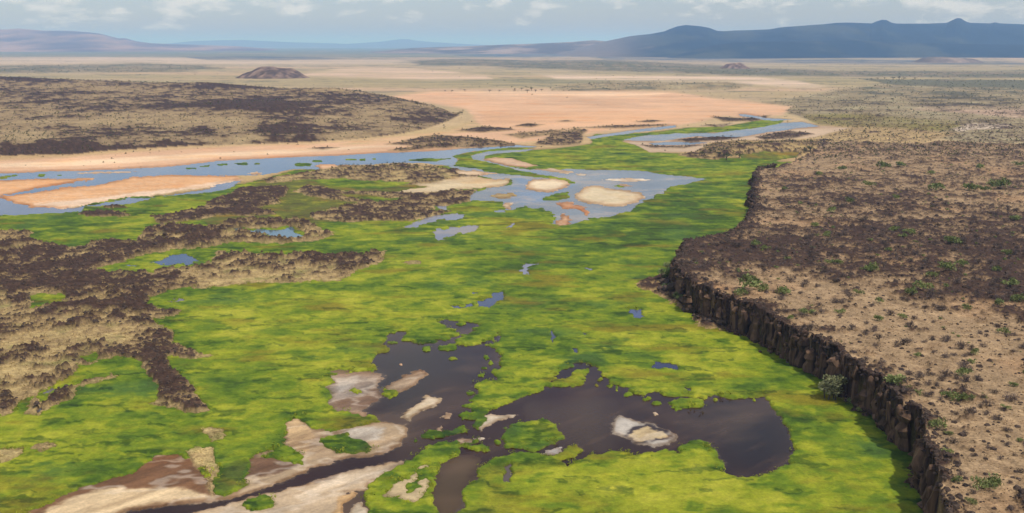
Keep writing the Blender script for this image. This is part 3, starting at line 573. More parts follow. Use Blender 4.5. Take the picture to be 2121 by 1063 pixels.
blobs([(1590,520,130,22,.32),(1500,520,80,22,.22),(1470,555,60,14,.2),(1640,545,90,12,.25),(1760,480,150,26,.2),(1900,530,200,50,.16),(2060,500,110,50,.2),(2090,590,70,50,.3),(1960,600,120,30,.16),(1700,372,90,7,.2),(1660,385,60,9,.2),(1760,410,120,10,.18),(1850,430,160,14,.12),
       (1560,590,110,14,-.3),(1680,610,120,16,-.32),(1800,650,160,30,-.3),(1600,400,40,12,-.2),(1620,460,50,14,-.2),(1680,340,120,20,-.25),(1900,700,240,60,-.26),(2050,760,160,60,-.22),(1900,860,220,50,-.22),(2060,930,160,120,-.28),(1960,1050,120,90,-.26),(1560,650,70,10,.12),(1700,690,70,8,.14),(1870,770,60,9,.12),(1990,820,60,14,.2),(2000,880,24,50,.16),(1950,350,160,16,-.08),(2100,420,80,14,-.16),(1770,640,40,8,.1),(1940,720,60,8,.12)], den, pl)
wl_ = (reg == l_west)
blobs([(90,560,120,40,.26),(250,520,100,22,.22),(400,490,80,18,.25),(540,500,70,12,.1),(230,590,120,26,.22),(130,640,120,20,.1),(300,640,40,16,.3),(300,735,22,16,.4),(350,780,46,46,.5),(395,845,22,10,.4),(700,540,90,12,.16),(480,580,90,12,-.2),(620,575,90,10,-.25),(100,690,160,50,-.06),(80,770,160,50,-.10),(640,495,50,8,-.2),(560,490,40,8,-.1),(560,545,90,14,-.05),(270,690,60,30,-.1)], den, wl_)

# ---- lava / grass mottling
q = 0.55 * fbm(X, Y, 24, 5, 0.62, 31) + 0.42 * fbm(X + 3 * n_fine, Y, 9, 4, 0.6, 32) + 0.46 * fbm(X, Y, 4.2, 4, 0.7, 35)
qf = 0.6 * fbm(X, Y, 90, 6, 0.66, 33) + 0.4 * fbm(X, Y, 420, 5, 0.6, 34)
farw = sstep(900, 2200, Y)
qh = 0.45 * fbm(X, Y, 130, 5, 0.68, 36) + 0.5 * fbm(X, Y, 26, 4, 0.65, 37)
q = q
q = lerp(q, np.where(hl, qh, qf), np.where(hl, sstep(700, 1200, Y), farw))
rimd = np.where(pl, np.exp(-np.clip(dpl, 0, 99) / 3.2), 0)
LV = sstep(-0.06, 0.10, (den + 0.5 * rimd - 0.5) * 0.95 + q * 0.74) * lava
lavac = lin((68, 51, 41)) * (1 + 0.5 * np.clip(n_fine, -1, 1))[..., None]
lavac = lerp(lavac, lin((112, 88, 68)), (.6 * sstep(.1, .7, fbm(X, Y, 6, 4, .65, 38)))[..., None])
farolive = lin((112, 112, 88))
lavac = lerp(lavac, farolive * (1 + 0.3 * n_sml[..., None]), (sstep(1400, 3000, Y) * ~hl * 0.75)[..., None])
gr = 1 + 0.20 * n_sml + 0.26 * n_fine
grass_c = base * gr[..., None]
pinkish = sstep(0.0, 0.6, fbm(X, Y, 60, 3, 0.5, 41))[..., None] * np.array([0.06, 0.0, -0.012])
sage = sstep(.0, .6, fbm(X, Y, 18, 5, .62, 42)) * np.isin(reg, [l_west, l_mid, l_delta])
grass_c = lerp(grass_c, lin((128, 124, 70)) * gr[..., None], (.85 * sage)[..., None])
brn = sstep(.05, .6, fbm(X * .7, Y, 11, 5, .66, 43)) * (pl | np.isin(reg, [l_west, l_mid, l_delta]))
grass_c = lerp(grass_c, lin((134, 106, 76)) * gr[..., None], (.55 * brn)[..., None])
base = np.where((lava > 0.02)[..., None], lerp(base, grass_c + pinkish * pl[..., None] * 0.5, lava[..., None]), base)
base = lerp(base, lavac, LV[..., None])
# greyish scrubby half tone between grass and lava
half = np.exp(-((((den - 0.5) * 0.95 + q * 0.74)) / 0.2) ** 2) * lava * (1 - LV) * 0.6
base = lerp(base, lin((122, 100, 74)), half[..., None])
# sand and mud streaks along the flow
st = fbm(X * 0.35 + Y * 0.1, Y * 1.0 - X * 0.25, 16, 5, 0.55, 51); sp_ = np.clip(sand + mud, 0, 1)
st2 = fbm(X * 0.25, Y * 0.8, 120, 6, 0.62, 54)
base *= (1 + sp_ * (lerp(0.10, 0.26, near) * st + 0.12 * n_mid + (1 - near) * 0.22 * st2))[..., None]
base = lerp(base, lin((150, 118, 88)), (sp_ * (1 - near) * sstep(.25, .8, fbm(X * .2, Y, 200, 5, .62, 55)) * .6)[..., None])
wetp = sstep(.12, .5, fbm((X + Y) * .25, (X - Y) * .9, 16, 6, .68, 56)) * sp_ * near
base = lerp(base, base * np.array([.66, .57, .48]), (.42 * wetp)[..., None])
fa, fb_ = (X + Y) * .7071, (X - Y) * .7071
fl = fbm(fa * .14, fb_, 4.5, 5, .62, 58); nearS = sp_ * sstep(560, 420, Y)
base *= (1 + .5 * fl * nearS)[..., None]
base = lerp(base, lin((116, 90, 66)), (.7 * nearS * sstep(.2, .6, fbm(fa * .2, fb_, 12, 5, .62, 59)))[..., None])
crust = sstep(.86, .99, 1 - np.abs(fbm(X * .6 + Y * .1, Y - X * .25, 18, 4, .6, 57))) * sp_ * near
base = lerp(base, lin((222, 206, 184)), (.3 * crust)[..., None])
orr = sstep(0.05, 0.7, fbm(X * 0.6, Y, 45, 4, 0.55, 52)) * sp_
base = lerp(base, base * np.array([1.02, 0.86, 0.70]), orr[..., None] * 0.8)
wetrim = np.exp(-((blur(water, 3) - 0.3) / 0.22) ** 2) * sp_
base = lerp(base, base * np.array([.60, .50, .42]), (wetrim * 0.8)[..., None])
# water tints: drifting sediment
swirl = fbm(X * .35 + 9 * wx1, Y * .7 + 9 * wy1, 26, 4, .6, 63)
dmk = (wreg == r_delta) | (wreg == r_pond) | (wreg == r_up)
wcol = lerp(wcol, lin((150, 136, 122)), (dmk * sstep(-.15, .5, swirl) * .8)[..., None])
sed = sstep(0.1, 0.8, fbm(X * 0.5 + Y * 0.2, Y * 0.8 - X * 0.3, 30, 4, 0.55, 61))
wcol *= (0.9 + 0.25 * fbm(X, Y, 40, 3, 0.5, 62))[..., None]
wcol = lerp(wcol, lin((112, 88, 66)), (sed * 0.3 * sstep(900, 450, Y))[..., None])
plm = sstep(.1, .6, fbm((X + Y) * .12, (X - Y) * .7, 10, 5, .62, 64)) * (wreg == r_pool)
wcol = lerp(wcol, lin((104, 78, 54)), (.2 * plm)[..., None])
shallow = np.clip(1 - water, 0, 1) * (water > 0.0)
wcol = lerp(wcol, lin((110, 92, 72)), np.clip(shallow * 0.7, 0, 1)[..., None])

# ---- heights
lav_rel = 0.5 + 1.1 * LV + LV * (0.9 * fbm(X, Y, 7, 3, 0.55, 71) + 0.35 * perlin(X / 1.7, Y / 1.7)) + 0.25 * n_sml
plain_w = np.clip(1 - marsh - water - sand - mud - lava, 0, 1)
Zrel = plain_w * (0.6 + 0.2 * n_sml) + sand * (0.34 + 0.05 * n_sml) + mud * (0.22 + 0.04 * n_sml) - 0.55 * water + 0.02 * marsh + lava * lav_rel * (1 + 0.8 * (reg == l_west) * sstep(0, .6, n_mid + .3))
Zrel[pl] += (0.35 * n_mid + 0.7 * rimd * fbm(X, Y, 4, 2, 0.5, 72))[pl]
Zg = Zpre + Zrel - 2.2 * (Y > 6000) * 0
# marsh sheet
tus = fbm(X, Y, 10, 3, 0.5, 81); tus2 = fbm(X, Y, 2.6, 2, 0.5, 82)
edge = np.clip(4 * marsh * (1 - marsh), 0, 1)
shore = sstep(.995, .70, blur(blur(marsh, 9), 9)); shore *= sstep(900, 520, Y)
Zm = -0.42 + sstep(0.1, 0.95, marsh) * (0.95 + 0.16 * tus) + (0.10 + 0.2 * edge) * tus2 * sstep(.25, .6, marsh) + (.08 + .92 * shore) * .6 * (clump - .5) * sstep(.4, .8, marsh)
Zm += np.where(marsh > .5, Zk, 0)
# marsh colour
blist = [(700,640,260,60,.28),(860,600,140,60,.2),(520,720,160,70,.22),(1180,700,160,60,.0),(1400,430,120,60,-.42),(1480,470,80,40,-.3),(1330,500,120,40,-.3),(1250,480,160,30,-.12),(1250,1010,220,60,.42),(1400,1040,160,40,.2),(1500,720,140,40,.2),(1440,780,120,30,.2),(1760,960,80,60,.0),(1820,985,50,16,.4),(1700,880,80,40,.06),
         (420,600,120,18,-.3),(500,515,200,16,-.2),(120,480,120,20,-.2),(300,420,120,16,.0),(1300,330,120,12,.1),(1200,318,80,6,.05),(1420,350,120,14,-.05),(860,545,120,16,.3),(700,500,120,18,.15),(180,880,200,50,.06),(100,1000,160,50,-.1),(1580,700,50,30,-.2),(1660,780,50,30,-.2),(1100,620,120,40,-.16),(1130,540,160,40,-.2),(1000,440,100,30,.0),(980,1040,60,30,.2),(1320,570,80,30,-.12),(1540,880,60,40,.15)]
hb_ = hue.copy(); mk = marsh > 0.02
blobs(blist, hb_, mk)
c_big = fbm(X, Y, 75, 3, 0.5, 91); c_mid = fbm(X + 4 * tus, Y * 1.0, 17, 4, 0.5, 92); c_str = fbm(X * 0.6, Y, 7, 3, 0.55, 93)
c_fin = fbm(X * .5, Y, 3.2, 3, .6, 98)
v = 0.43 + 0.58 * hb_ + 0.26 * c_big + 0.28 * c_mid + 0.14 * c_str + .12 * c_fin - 0.04 * edge
for wl_p, amp_p, sd_p in ((34, .10, 201), (15, .08, 202), (8, .06, 203), (21, .08, 204)):
    f_ = fbm(X * .75 + 2.2 * wx3, Y + 2.2 * wy3, wl_p, 4, .55, sd_p); v = v + amp_p * (2 * sstep(-.14, .14, f_) - 1)
v = v + shore * (.55 * (clump - .52)) + .08 * (clump - .5) - .10 * shore  # clump tops lighter, gaps darker: shade between tussocks put into the colour
dash = lerp(fbm(X * 0.55, Y + 2 * tus, 6.5, 3, 0.5, 96), fbm(X * 0.5, Y, 15, 3, .5, 97), sstep(380, 640, Y))
v = v - .36 * sstep(.2, .6, dash) * sstep(.25, .6, v) + .30 * sstep(.18, .55, -dash) * sstep(.5, .2, v)  # dark dashes paint in shaded hummock edges; pale dashes on dark green
stops = np.array([-.3, 0.0, 0.22, 0.42, 0.6, 0.8, 1.05])
mcs = np.array([(0.050,0.070,0.010),(0.040,0.076,0.008),(0.072,0.122,0.008),(0.130,0.180,0.010),(0.190,0.222,0.012),(0.255,0.272,0.018),(0.32,0.315,0.028)])
mc = np.stack([np.interp(v, stops, mcs[:, k]) for k in range(3)], -1)
tealish = sstep(0.1, 0.8, fbm(X, Y, 40, 3, 0.5, 94))[..., None] * sstep(0.7, 0.2, v)[..., None]
mc = lerp(mc, np.array([0.065, 0.125, 0.03]), 0.5 * tealish)
ochre = sstep(0.35, 0.95, fbm(X, Y, 55, 4, 0.55, 95))[..., None]
mc = lerp(mc, np.array([0.20, 0.155, 0.02]), 0.6 * ochre)
rust = sstep(.12, .6, fbm(X * .45, Y, 22, 5, .6, 99) + .3 * c_big)[..., None]
mc = lerp(mc, np.array([0.165, 0.112, 0.012]), 0.62 * rust)
dk = sstep(.20, .46, lerp(fbm(X * .42 + 3 * wx3, Y + 2 * wy3, 6.5, 4, .6, 131), fbm(X * .3, Y, 13, 4, .6, 132), sstep(380, 640, Y)))[..., None]
mc = lerp(mc, mc * np.array([.36, .46, .6]), .9 * dk)
lt = sstep(.3, .65, lerp(fbm(X * .3 + 2 * wx3, Y + 1.5 * wy3, 7, 4, .6, 133), fbm(X * .3, Y, 15, 4, .6, 134), sstep(380, 640, Y)))[..., None]
mc = lerp(mc, mc * np.array([1.45, 1.3, 1.4]), .8 * lt)
mc = lerp(mc, mc * np.array([1.5, .95, 1.2]) + np.array([.05, .035, .01]), np.clip(-hue - .3, 0, .5)[..., None] * 1.6)
mc = lerp(mc, np.array([0.11, 0.085, 0.025]), (.55 * sstep(.2, .9, edge) * sstep(.75, .35, marsh))[..., None])
mc = lerp(mc, np.array([0.20, 0.215, 0.02]), (0.35 * edge * sstep(-.1, .5, tus2))[..., None])

# ---- cut the sheets into objects
def cut(mask_f, Z, name, m, C):
    used = np.zeros(sh, bool)
    used[:-1, :-1] |= mask_f; used[1:, :-1] |= mask_f; used[:-1, 1:] |= mask_f; used[1:, 1:] |= mask_f
    idx = np.full(sh, -1, np.int32); idx[used] = np.arange(used.sum())
    i, j = np.nonzero(mask_f)
    F = np.stack([idx[i, j], idx[i + 1, j], idx[i + 1, j + 1], idx[i, j + 1]], 1)
    return mesh_np(name, np.stack([X[used], Y[used], Z[used]], 1), F, m, np.clip(C[used], 0, 1))
def fmax(a): return np.maximum(np.maximum(a[:-1, :-1], a[1:, :-1]), np.maximum(a[:-1, 1:], a[1:, 1:]))
freg = reg[:-1, :-1]
MATS = {None: M_ground, 'sand': M_sand, 'lava': M_lava}
base = np.clip(base, 0.004, 0.9)
fmin_m = np.minimum(np.minimum(marsh[:-1, :-1], marsh[1:, :-1]), np.minimum(marsh[:-1, 1:], marsh[1:, 1:]))
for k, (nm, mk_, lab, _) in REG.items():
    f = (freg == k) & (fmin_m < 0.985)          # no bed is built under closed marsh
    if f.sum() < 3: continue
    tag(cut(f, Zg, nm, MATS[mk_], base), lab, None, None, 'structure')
fm = fmax(marsh) > 0.06
mf = mreg[:-1, :-1].copy(); mf[:, :] = np.maximum(np.maximum(mreg[:-1, :-1], mreg[1:, :-1]), np.maximum(mreg[:-1, 1:], mreg[1:, 1:]))
# grow islet ids one ring so that each islet keeps its sloping edge
for _ in range(2):
    g = np.pad(mf, 1); nb = np.maximum.reduce([g[:-2, 1:-1], g[2:, 1:-1], g[1:-1, :-2], g[1:-1, 2:]])
    mf = np.where((mf == 0) & (fmax(marsh) < 0.75), nb, mf)
for k, spec in MREG.items():
    f = fm & (mf == k)
    if f.sum() < 2: continue
    if spec is None: tag(cut(f, Zm, 'marsh_grass', M_marsh, mc), 'bright green marsh grass covering the valley floor', 'grass', None, 'stuff')
    else:
        o = tag(cut(f, Zm, spec[0], M_marsh, mc), spec[1], spec[2])
        if spec[1] == isl_lab[0]: o['group'] = 'small reed islets in the river'
        if len(spec) > 3: o['group'] = spec[3]
fw = fmax(water) > 0.015
wf = np.maximum(np.maximum(wreg[:-1, :-1], wreg[1:, :-1]), np.maximum(wreg[:-1, 1:], wreg[1:, 1:]))
for _ in range(3):
    g = np.pad(wf, 1); nb = np.maximum.reduce([g[:-2, 1:-1], g[2:, 1:-1], g[1:-1, :-2], g[1:-1, 2:]]); wf = np.where(wf == 0, nb, wf)
Zw = np.zeros(sh)
for k, spec in WREG.items():
    f = fw & (wf == k)
    if spec is None or f.sum() < 2: continue
    tag(cut(f, Zw, spec[0], M_pool if spec[0] == 'lake' else (M_silt if k in (r_delta, r_up, r_pond) else M_water), wcol), spec[1], None, None, 'structure')
# land outside the detailed sheet
def strip(V, label):
    V = np.array(V, float); F = np.array([[0, 1, 2, 3]])
    tag(mesh_np('ground', V, F, M_ground, np.tile(lin((172, 150, 108)), (len(V), 1))), label, None, None, 'structure')
y0, y1 = Y[-1, 0], Y[0, 0]; xl0, xl1, xr0, xr1 = X[-1, 0], X[0, 0], X[-1, -1], X[0, -1]
strip([(-90000, -60000, -.3), (90000, -60000, -.3), (90000, y0 + .5, -.3), (-90000, y0 + .5, -.3)], 'dry tan land below and behind the viewpoint')
strip([(-90000, y0, -.3), (xl0, y0, -.3), (xl1, y1, -.3), (-90000, y1, -.3)], 'dry tan land continuing west of the valley')
strip([(xr0, y0, 13.0), (90000, y0, 13.0), (90000, y1, -.3), (xr1, y1, -.3)], 'dry tan land continuing east of the plateau')

# ================================================================== HILLS AND MOUNTAINS
def ridge(name, label, prof, base_px, dist, depth, cfun, gully=1.0, step=5.0, nv=46, foot=0.35, seed=0, zb=-3.0):
    """prof: crest (pixel x, pixel y); dist: metres to the crest; depth: metres from the foot to the crest"""
    prof = np.array(prof, float)
    u = np.arange(prof[0, 0], prof[-1, 0] + 1, step); py = np.interp(u, prof[:, 0], prof[:, 1])
    az = (u - CXP) / FPX; D = dist * (1 + 0.03 * np.sin(u / 160.0 + seed))
    zc = CAM_H + D * (HORIZON - py) / FPX / (CP + 0.0 * u) * 1.0
    vv = np.linspace(0, 1.7, nv)
    U, Vv = np.meshgrid(np.arange(len(u)), vv)
    Dp = depth if np.isscalar(depth) else np.interp(u, [p[0] for p in depth], [p[1] for p in depth])
    R = D[U] - (1 - Vv) * (np.broadcast_to(Dp, u.shape)[U]); Xm = R * az[U]; Ym = R * np.ones_like(Xm)
    up = np.where(Vv < 1, foot * Vv + (1 - foot) * sstep(0, 1, Vv) ** 1.3, 1 - sstep(0, 1, (Vv - 1) / 0.7))
    g = fbm(Xm * 1.0, Ym * 0.45, 900 * dist / 12000, 5, 0.55, seed + 7)
    Zt = zb + (zc[U] - zb) * up * (1 + gully * 0.20 * g * np.where(Vv < 1, np.sin(np.pi * np.clip(Vv, 0, 1)) ** 0.8, 0))
    C = cfun(Xm, Ym, Zt, up, g)
    nu = len(u); i, j = np.meshgrid(np.arange(nv - 1), np.arange(nu - 1), indexing='ij'); a = (i * nu + j).ravel()
    F = np.stack([a, a + 1, a + nu + 1, a + nu], 1)
    o = mesh_np(name, np.stack([Xm.ravel(), Ym.ravel(), Zt.ravel()], 1), F, M_mount, C.reshape(-1, 3))
    tag(o, label, None, None, 'structure'); return o
def col_cloud_shaded(Xm, Ym, Zt, up, g):  # cloud shade kept in the albedo; the sunlit west end painted paler
    c = np.zeros(Xm.shape + (3,)); c[:] = (0.012, 0.026, 0.040); c = lerp(c, np.array([.06, .07, .06]), (sstep(.0, .5, g) * .7)[..., None]); c = lerp(c, np.array([.26, .21, .17]), (.75 * sstep(.42, .7, fbm(Xm, Ym, 1500, 5, .6, 79)) * sstep(.5, .1, up))[..., None]); c = lerp(c, np.array([.17, .145, .13]), (.9 * sstep(1370, 1230, CXP + FPX * Xm / Ym))[..., None]); return c
def col_pale(Xm, Ym, Zt, up, g):
    t = sstep(-.3, .5, fbm(Xm, Ym, 700, 5, 0.6, 77))[..., None]
    return lerp(np.array([0.09, 0.08, 0.075]), np.array([0.30, 0.23, 0.185]), t) * np.ones(Xm.shape + (1,))
def col_pink(Xm, Ym, Zt, up, g):
    t = sstep(-.45, .5, g + 0.4 * fbm(Xm, Ym, 1200, 4, 0.6, 78))[..., None]
    return lerp(np.array([0.10, 0.075, 0.08]), np.array([0.33, 0.22, 0.17]), t) * np.ones(Xm.shape + (1,))
def col_far(Xm, Ym, Zt, up, g): return np.ones(Xm.shape + (1,)) * np.array([0.10, 0.10, 0.11])
def col_red(Xm, Ym, Zt, up, g):
    t = sstep(-.3, .5, g)[..., None]; return lerp(np.array([0.075, 0.052, 0.042]), np.array([0.30, 0.205, 0.15]), t) * np.ones(Xm.shape + (1,))
ridge('mountain', 'dark blue volcanic mountain range with two small summit knobs',
      [(1140,111),(1180,103),(1215,95),(1250,86),(1300,76),(1340,72),(1368,67),(1380,62),(1395,57),(1412,54.5),(1440,57),(1458,60),(1475,66),(1487,66.5),(1580,63),(1600,59.5),(1690,53),(1715,50.5),(1740,50),(1785,51.5),(1797,47),(1806,44.5),(1815,45),(1825,50),(1835,52),(1900,52),(1937,50.5),(1948,45),(1957,41),(1965,42),(1975,48),(1985,50.5),(2025,51.5),(2034,49.5),(2044,51.5),(2121,54.5),(2250,58),(2420,64)], 0, 13500, 4200, col_cloud_shaded, 1.1, 3.0, 60, 0.45, 1)
ridge('mountain', 'dark blue lower bench in front of the volcanic range', [(1370,116),(1410,108),(1440,100),(1470,93),(1510,88),(1560,86.5),(1640,86),(1750,84),(1850,88),(1950,91),(2100,92),(2420,94)], 0, 10300, 1500, col_cloud_shaded, 1.2, 4.0, 44, 0.4, 2)
ridge('hill', 'pale eroded foothills trailing off from the volcanic range', [(760,108),(860,99),(960,96),(1050,92.5),(1100,91),(1180,87.5),(1225,84),(1250,86),(1330,92),(1400,92),(1450,90),(1480,92),(1530,99),(1580,108)], 0, 15500, 3000, col_pale, 1.2, 4.0, 36, 0.4, 3)
ridge('hill', 'long pinkish eroded escarpment across the plain', [(-290,60),(-120,61),(0,63),(40,63.5),(62,62),(110,65.5),(165,66),(205,68.5),(232,72),(250,77),(266,80.5),(278,80),(300,86),(330,90),(370,91.5),(420,93),(500,95.5),(600,103)], 0, 23500, 6500, col_pink, 1.5, 3.0, 50, 0.4, 4)
ridge('mountain', 'faint blue hills on the horizon past the escarpment', [(240,98),(300,94),(370,90),(410,86),(470,84),(520,83.5),(560,85.5),(620,88),(700,90),(770,93),(840,98)], 0, 46000, 6000, col_far, 0.6, 5.0, 24, 0.4, 5)
ridge('mountain', 'faint pale blue peak in the middle of the horizon', [(600,98),(680,93),(745,90),(790,87),(815,84),(835,82),(850,81.5),(866,84.5),(900,87.5),(950,90.5),(1010,93.5),(1080,98)], 0, 48000, 6000, col_far, 0.6, 5.0, 24, 0.4, 6)
def knoll(name, label, px, py, w_px, h_px, cfun, seed, top=0.35, skew=0.0):
    x0, y0_ = unproj(px, py, 0.0); w = w_px / FPX * y0_; h = h_px / FPX * y0_ * 1.02
    n = 46; a, b = np.meshgrid(np.linspace(-1.25, 1.25, n), np.linspace(-1.25, 1.25, n))
    Xm = x0 + a * w / 2; Ym = y0_ + w * 0.45 + b * w * 0.45
    r = np.hypot(a - skew * 0.2, b) + 0.10 * fbm(a, b, 0.7, 3, 0.5, seed)
    g = fbm(Xm, Ym, w * 0.13, 5, 0.68, seed + 3)
    up = (1 - sstep(top, 1.0, r)) * .75 + .25 * (1 - sstep(0, 1.1, r)); Zt = -2 + (h + 2) * up * (1 + 0.2 * g + 0.2 * fbm(a, b, 0.9, 2, 0.5, seed + 5))
    C = cfun(Xm, Ym, Zt, up, g); i, j = np.meshgrid(np.arange(n - 1), np.arange(n - 1), indexing='ij'); q_ = (i * n + j).ravel()
    F = np.stack([q_, q_ + 1, q_ + n + 1, q_ + n], 1)
    tag(mesh_np(name, np.stack([Xm.ravel(), Ym.ravel(), Zt.ravel()], 1), F, M_mount, C.reshape(-1, 3)), label, None, None, 'structure')
knoll('hill', 'isolated reddish brown flat topped knoll on the tan plain', 546, 164, 172, 22, col_red, 11, 0.30)
knoll('hill', 'small reddish cone hill before the blue mountains', 1530, 143, 76, 11, col_red, 12, 0.3)
knoll('hill', 'pale pink mesa at the foot of the blue mountains', 1990, 131, 150, 10, col_pale, 13, 0.6)

# ================================================================== CLIFF
def surf_z(x, y):
    """height of the land sheet at world x, y (nearest grid vertex)"""
    yr = np.asarray(y, float); ri = np.clip(np.searchsorted(-Y[:, 0], -yr), 0, NR - 1)
    d = Y[ri, 0]; ci = np.clip(np.round((np.asarray(x) - X[ri, 0]) / (X[ri, 1] - X[ri, 0])).astype(int), 0, NC - 1)
    return Zg[ri, ci], ri, ci
def rock_mesh(name, n, squash, m, seed, blocky=0.0):
    r = np.random.default_rng(seed)
    import bmesh
    bm = bmesh.new(); bmesh.ops.create_icosphere(bm, subdivisions=2, radius=1.0)
    planes = [(v / np.linalg.norm(v), 0.55 + 0.35 * r.random()) for v in r.normal(size=(n, 3))]
    for v in bm.verts:
        p = np.array(v.co)
        for nn, d in planes:
            k = p @ nn
            if k > d: p = p - nn * (k - d) * 0.92
        p *= np.array([1.0, 0.85, squash]) * (1 + 0.06 * r.normal())
        v.co = p
    me = bpy.data.meshes.new(name); bm.to_mesh(me); bm.free(); me.materials.append(m); return me
def column_mesh(name, seed):
    """one basalt joint column: an irregular prism of stacked, offset drums, unit height"""
    r = np.random.default_rng(seed); ns = 5 + seed % 3; V = []; F = []
    ang = np.sort((np.arange(ns) + 0.45 * r.random(ns)) / ns * 2 * np.pi); rad = 0.85 + 0.35 * r.random(ns)
    zs = [-0.06, 0.16 + .1 * r.random(), 0.34 + .1 * r.random(), .35 + .25, 0.66 + .14 * r.random(), 0.88 + .06 * r.random(), 1.0]
    for k, z in enumerate(zs):
        s = (1.16 - 0.22 * z) * (1 + 0.15 * r.normal()) * (0.75 if k == 6 else 1.0); off = 0.17 * r.normal(size=2)
        for a, q_ in zip(ang, rad): V.append((np.cos(a) * q_ * s + off[0], np.sin(a) * q_ * s + off[1], z + (0.03 * r.normal() if k else 0)))
    for k in range(len(zs) - 1):
        for i in range(ns): j = (i + 1) % ns; F.append((k * ns + i, k * ns + j, (k + 1) * ns + j, (k + 1) * ns + i))
    top = (len(zs) - 1) * ns; F.append(tuple(top + i for i in range(ns)))
    me = bpy.data.meshes.new(name); me.from_pydata(V, [], F); me.materials.append(M_cliff); me.update(); return me
# backing wall of the cliff: a noisy strip under the rim
nC = int(icl.sum()); ns_ = 16; inset = 1.6
tt = np.linspace(0, 1, ns_); cxs, cys, czs = cx_[icl], cy_[icl], np.interp(cy_[icl], zY, zZ)
S2, T2 = np.meshgrid(np.arange(nC), tt)
push = -inset + (1 - T2) * 1.5 + 1.0 * fbm(s_new[icl][S2], T2 * 14, 5, 3, 0.55, 101)
Vw = np.stack([cxs[S2] + nxr[icl][S2] * push, cys[S2] + nyr[icl][S2] * push, -1.0 + (czs[S2] + 1.3) * T2], -1).reshape(-1, 3)
i, j = np.meshgrid(np.arange(ns_ - 1), np.arange(nC - 1), indexing='ij'); a_ = (i * nC + j).ravel()
cliff = mesh_np('cliff', Vw, np.stack([a_, a_ + nC, a_ + nC + 1, a_ + 1], 1), M_cliff, None, False)
tag(cliff, 'brown black basalt cliff of upright columns edging the plateau', None, None, 'structure')
colm = [column_mesh('rock_column', 200 + k) for k in range(12)]
rim_m = [rock_mesh('rim_rock', 9, 0.7, M_rock, 300 + k) for k in range(8)]
px_c, py_c = proj(cxs, cys, czs)
s_at = 6.0; ncol = 0; s_l = s_new[icl]
def at_s(s):
    return tuple(np.interp(s, s_l, a) for a in (cxs, cys, czs, nxr[icl], nyr[icl]))
rs = random.Random(5)
while s_at < s_l[-1] - 2:
    x, y, z, nx_, ny_ = at_s(s_at)
    far_ = y > 520
    w = rs.uniform(1.9, 3.0) if far_ else rs.choice((.7, .9, 1.1, 1.4, 1.9, 2.4)); brk = float(fbm(np.array([s_at]), np.array([0.0]), 22, 2, .5, 9)[0])
    gx_, gy_ = proj(x, y, 0)
    if gy_ < 1110 and ncol < 300:
        o = bpy.data.objects.new('rock_column', colm[rs.randrange(12)]); col.objects.link(o); o.parent = cliff
        off = rs.gauss(-0.4, 0.8) - (1.0 if rs.random() < .18 else 0)
        o.location = (x + nx_ * off, y + ny_ * off, -0.6); o.rotation_euler = (rs.gauss(0, .05), rs.gauss(0, .05), rs.uniform(0, 6.28))
        hgt = (z + 0.6) * (rs.uniform(0.86, 0.99) if rs.random() < .62 - brk else rs.uniform(0.3, 0.85))
        o.scale = (w * 0.95, w * 0.95, hgt); ncol += 1
    s_at += w * 1.1
blk_m = [rock_mesh('rock_block', 14, 1.0, M_cliff, 350 + k) for k in range(8)]
s_at = 5.0; nb_ = 0
while s_at < s_l[-1] - 2 and nb_ < 300:
    x, y, z, nx_, ny_ = at_s(s_at)
    if proj(x, y, 0)[1] < 1110:
        o = bpy.data.objects.new('rock_block', blk_m[nb_ % 8]); col.objects.link(o); o.parent = cliff; nb_ += 1
        w = rs.uniform(.7, 1.7) * (1.5 if y > 520 else 1); off = rs.uniform(-.2, 1.1); t_ = rs.random() ** 1.2
        o.location = (x + nx_ * off, y + ny_ * off, t_ * z * .93); o.scale = (w, w, w * rs.uniform(.8, 2.6)); o.rotation_euler = (rs.gauss(0, .2), rs.gauss(0, .2), rs.uniform(0, 6.28))
    s_at += rs.uniform(.7, 2.6)
def place_rock(name, mesh, x, y, z, s, parent=None, sq=1.0):
    o = bpy.data.objects.new(name, mesh); col.objects.link(o); o.parent = parent
    o.location = (x, y, z); o.scale = (s * rs.uniform(.8, 1.2), s * rs.uniform(.8, 1.2), s * sq * rs.uniform(.8, 1.2)); o.rotation_euler = (rs.gauss(0, .2), rs.gauss(0, .2), rs.uniform(0, 6.28))
    return o
cand = []
s_at = 4.0
while s_at < s_l[-1]:
    x, y, z, nx_, ny_ = at_s(s_at)
    if proj(x, y, z)[1] < 1090:
        cand.append((x, y, z, nx_, ny_))
    s_at += rs.uniform(0.7, 1.7)
rs.shuffle(cand)
for k, (x, y, z, nx_, ny_) in enumerate(cand[:300]):
    off = rs.uniform(-3.2, 0.3); s = rs.uniform(.45, 1.15) * (1.5 if y > 600 else 1)
    place_rock('rim_rock', rim_m[k % 8], x + nx_ * off, y + ny_ * off, z + rs.uniform(-.1, .5), s, cliff)

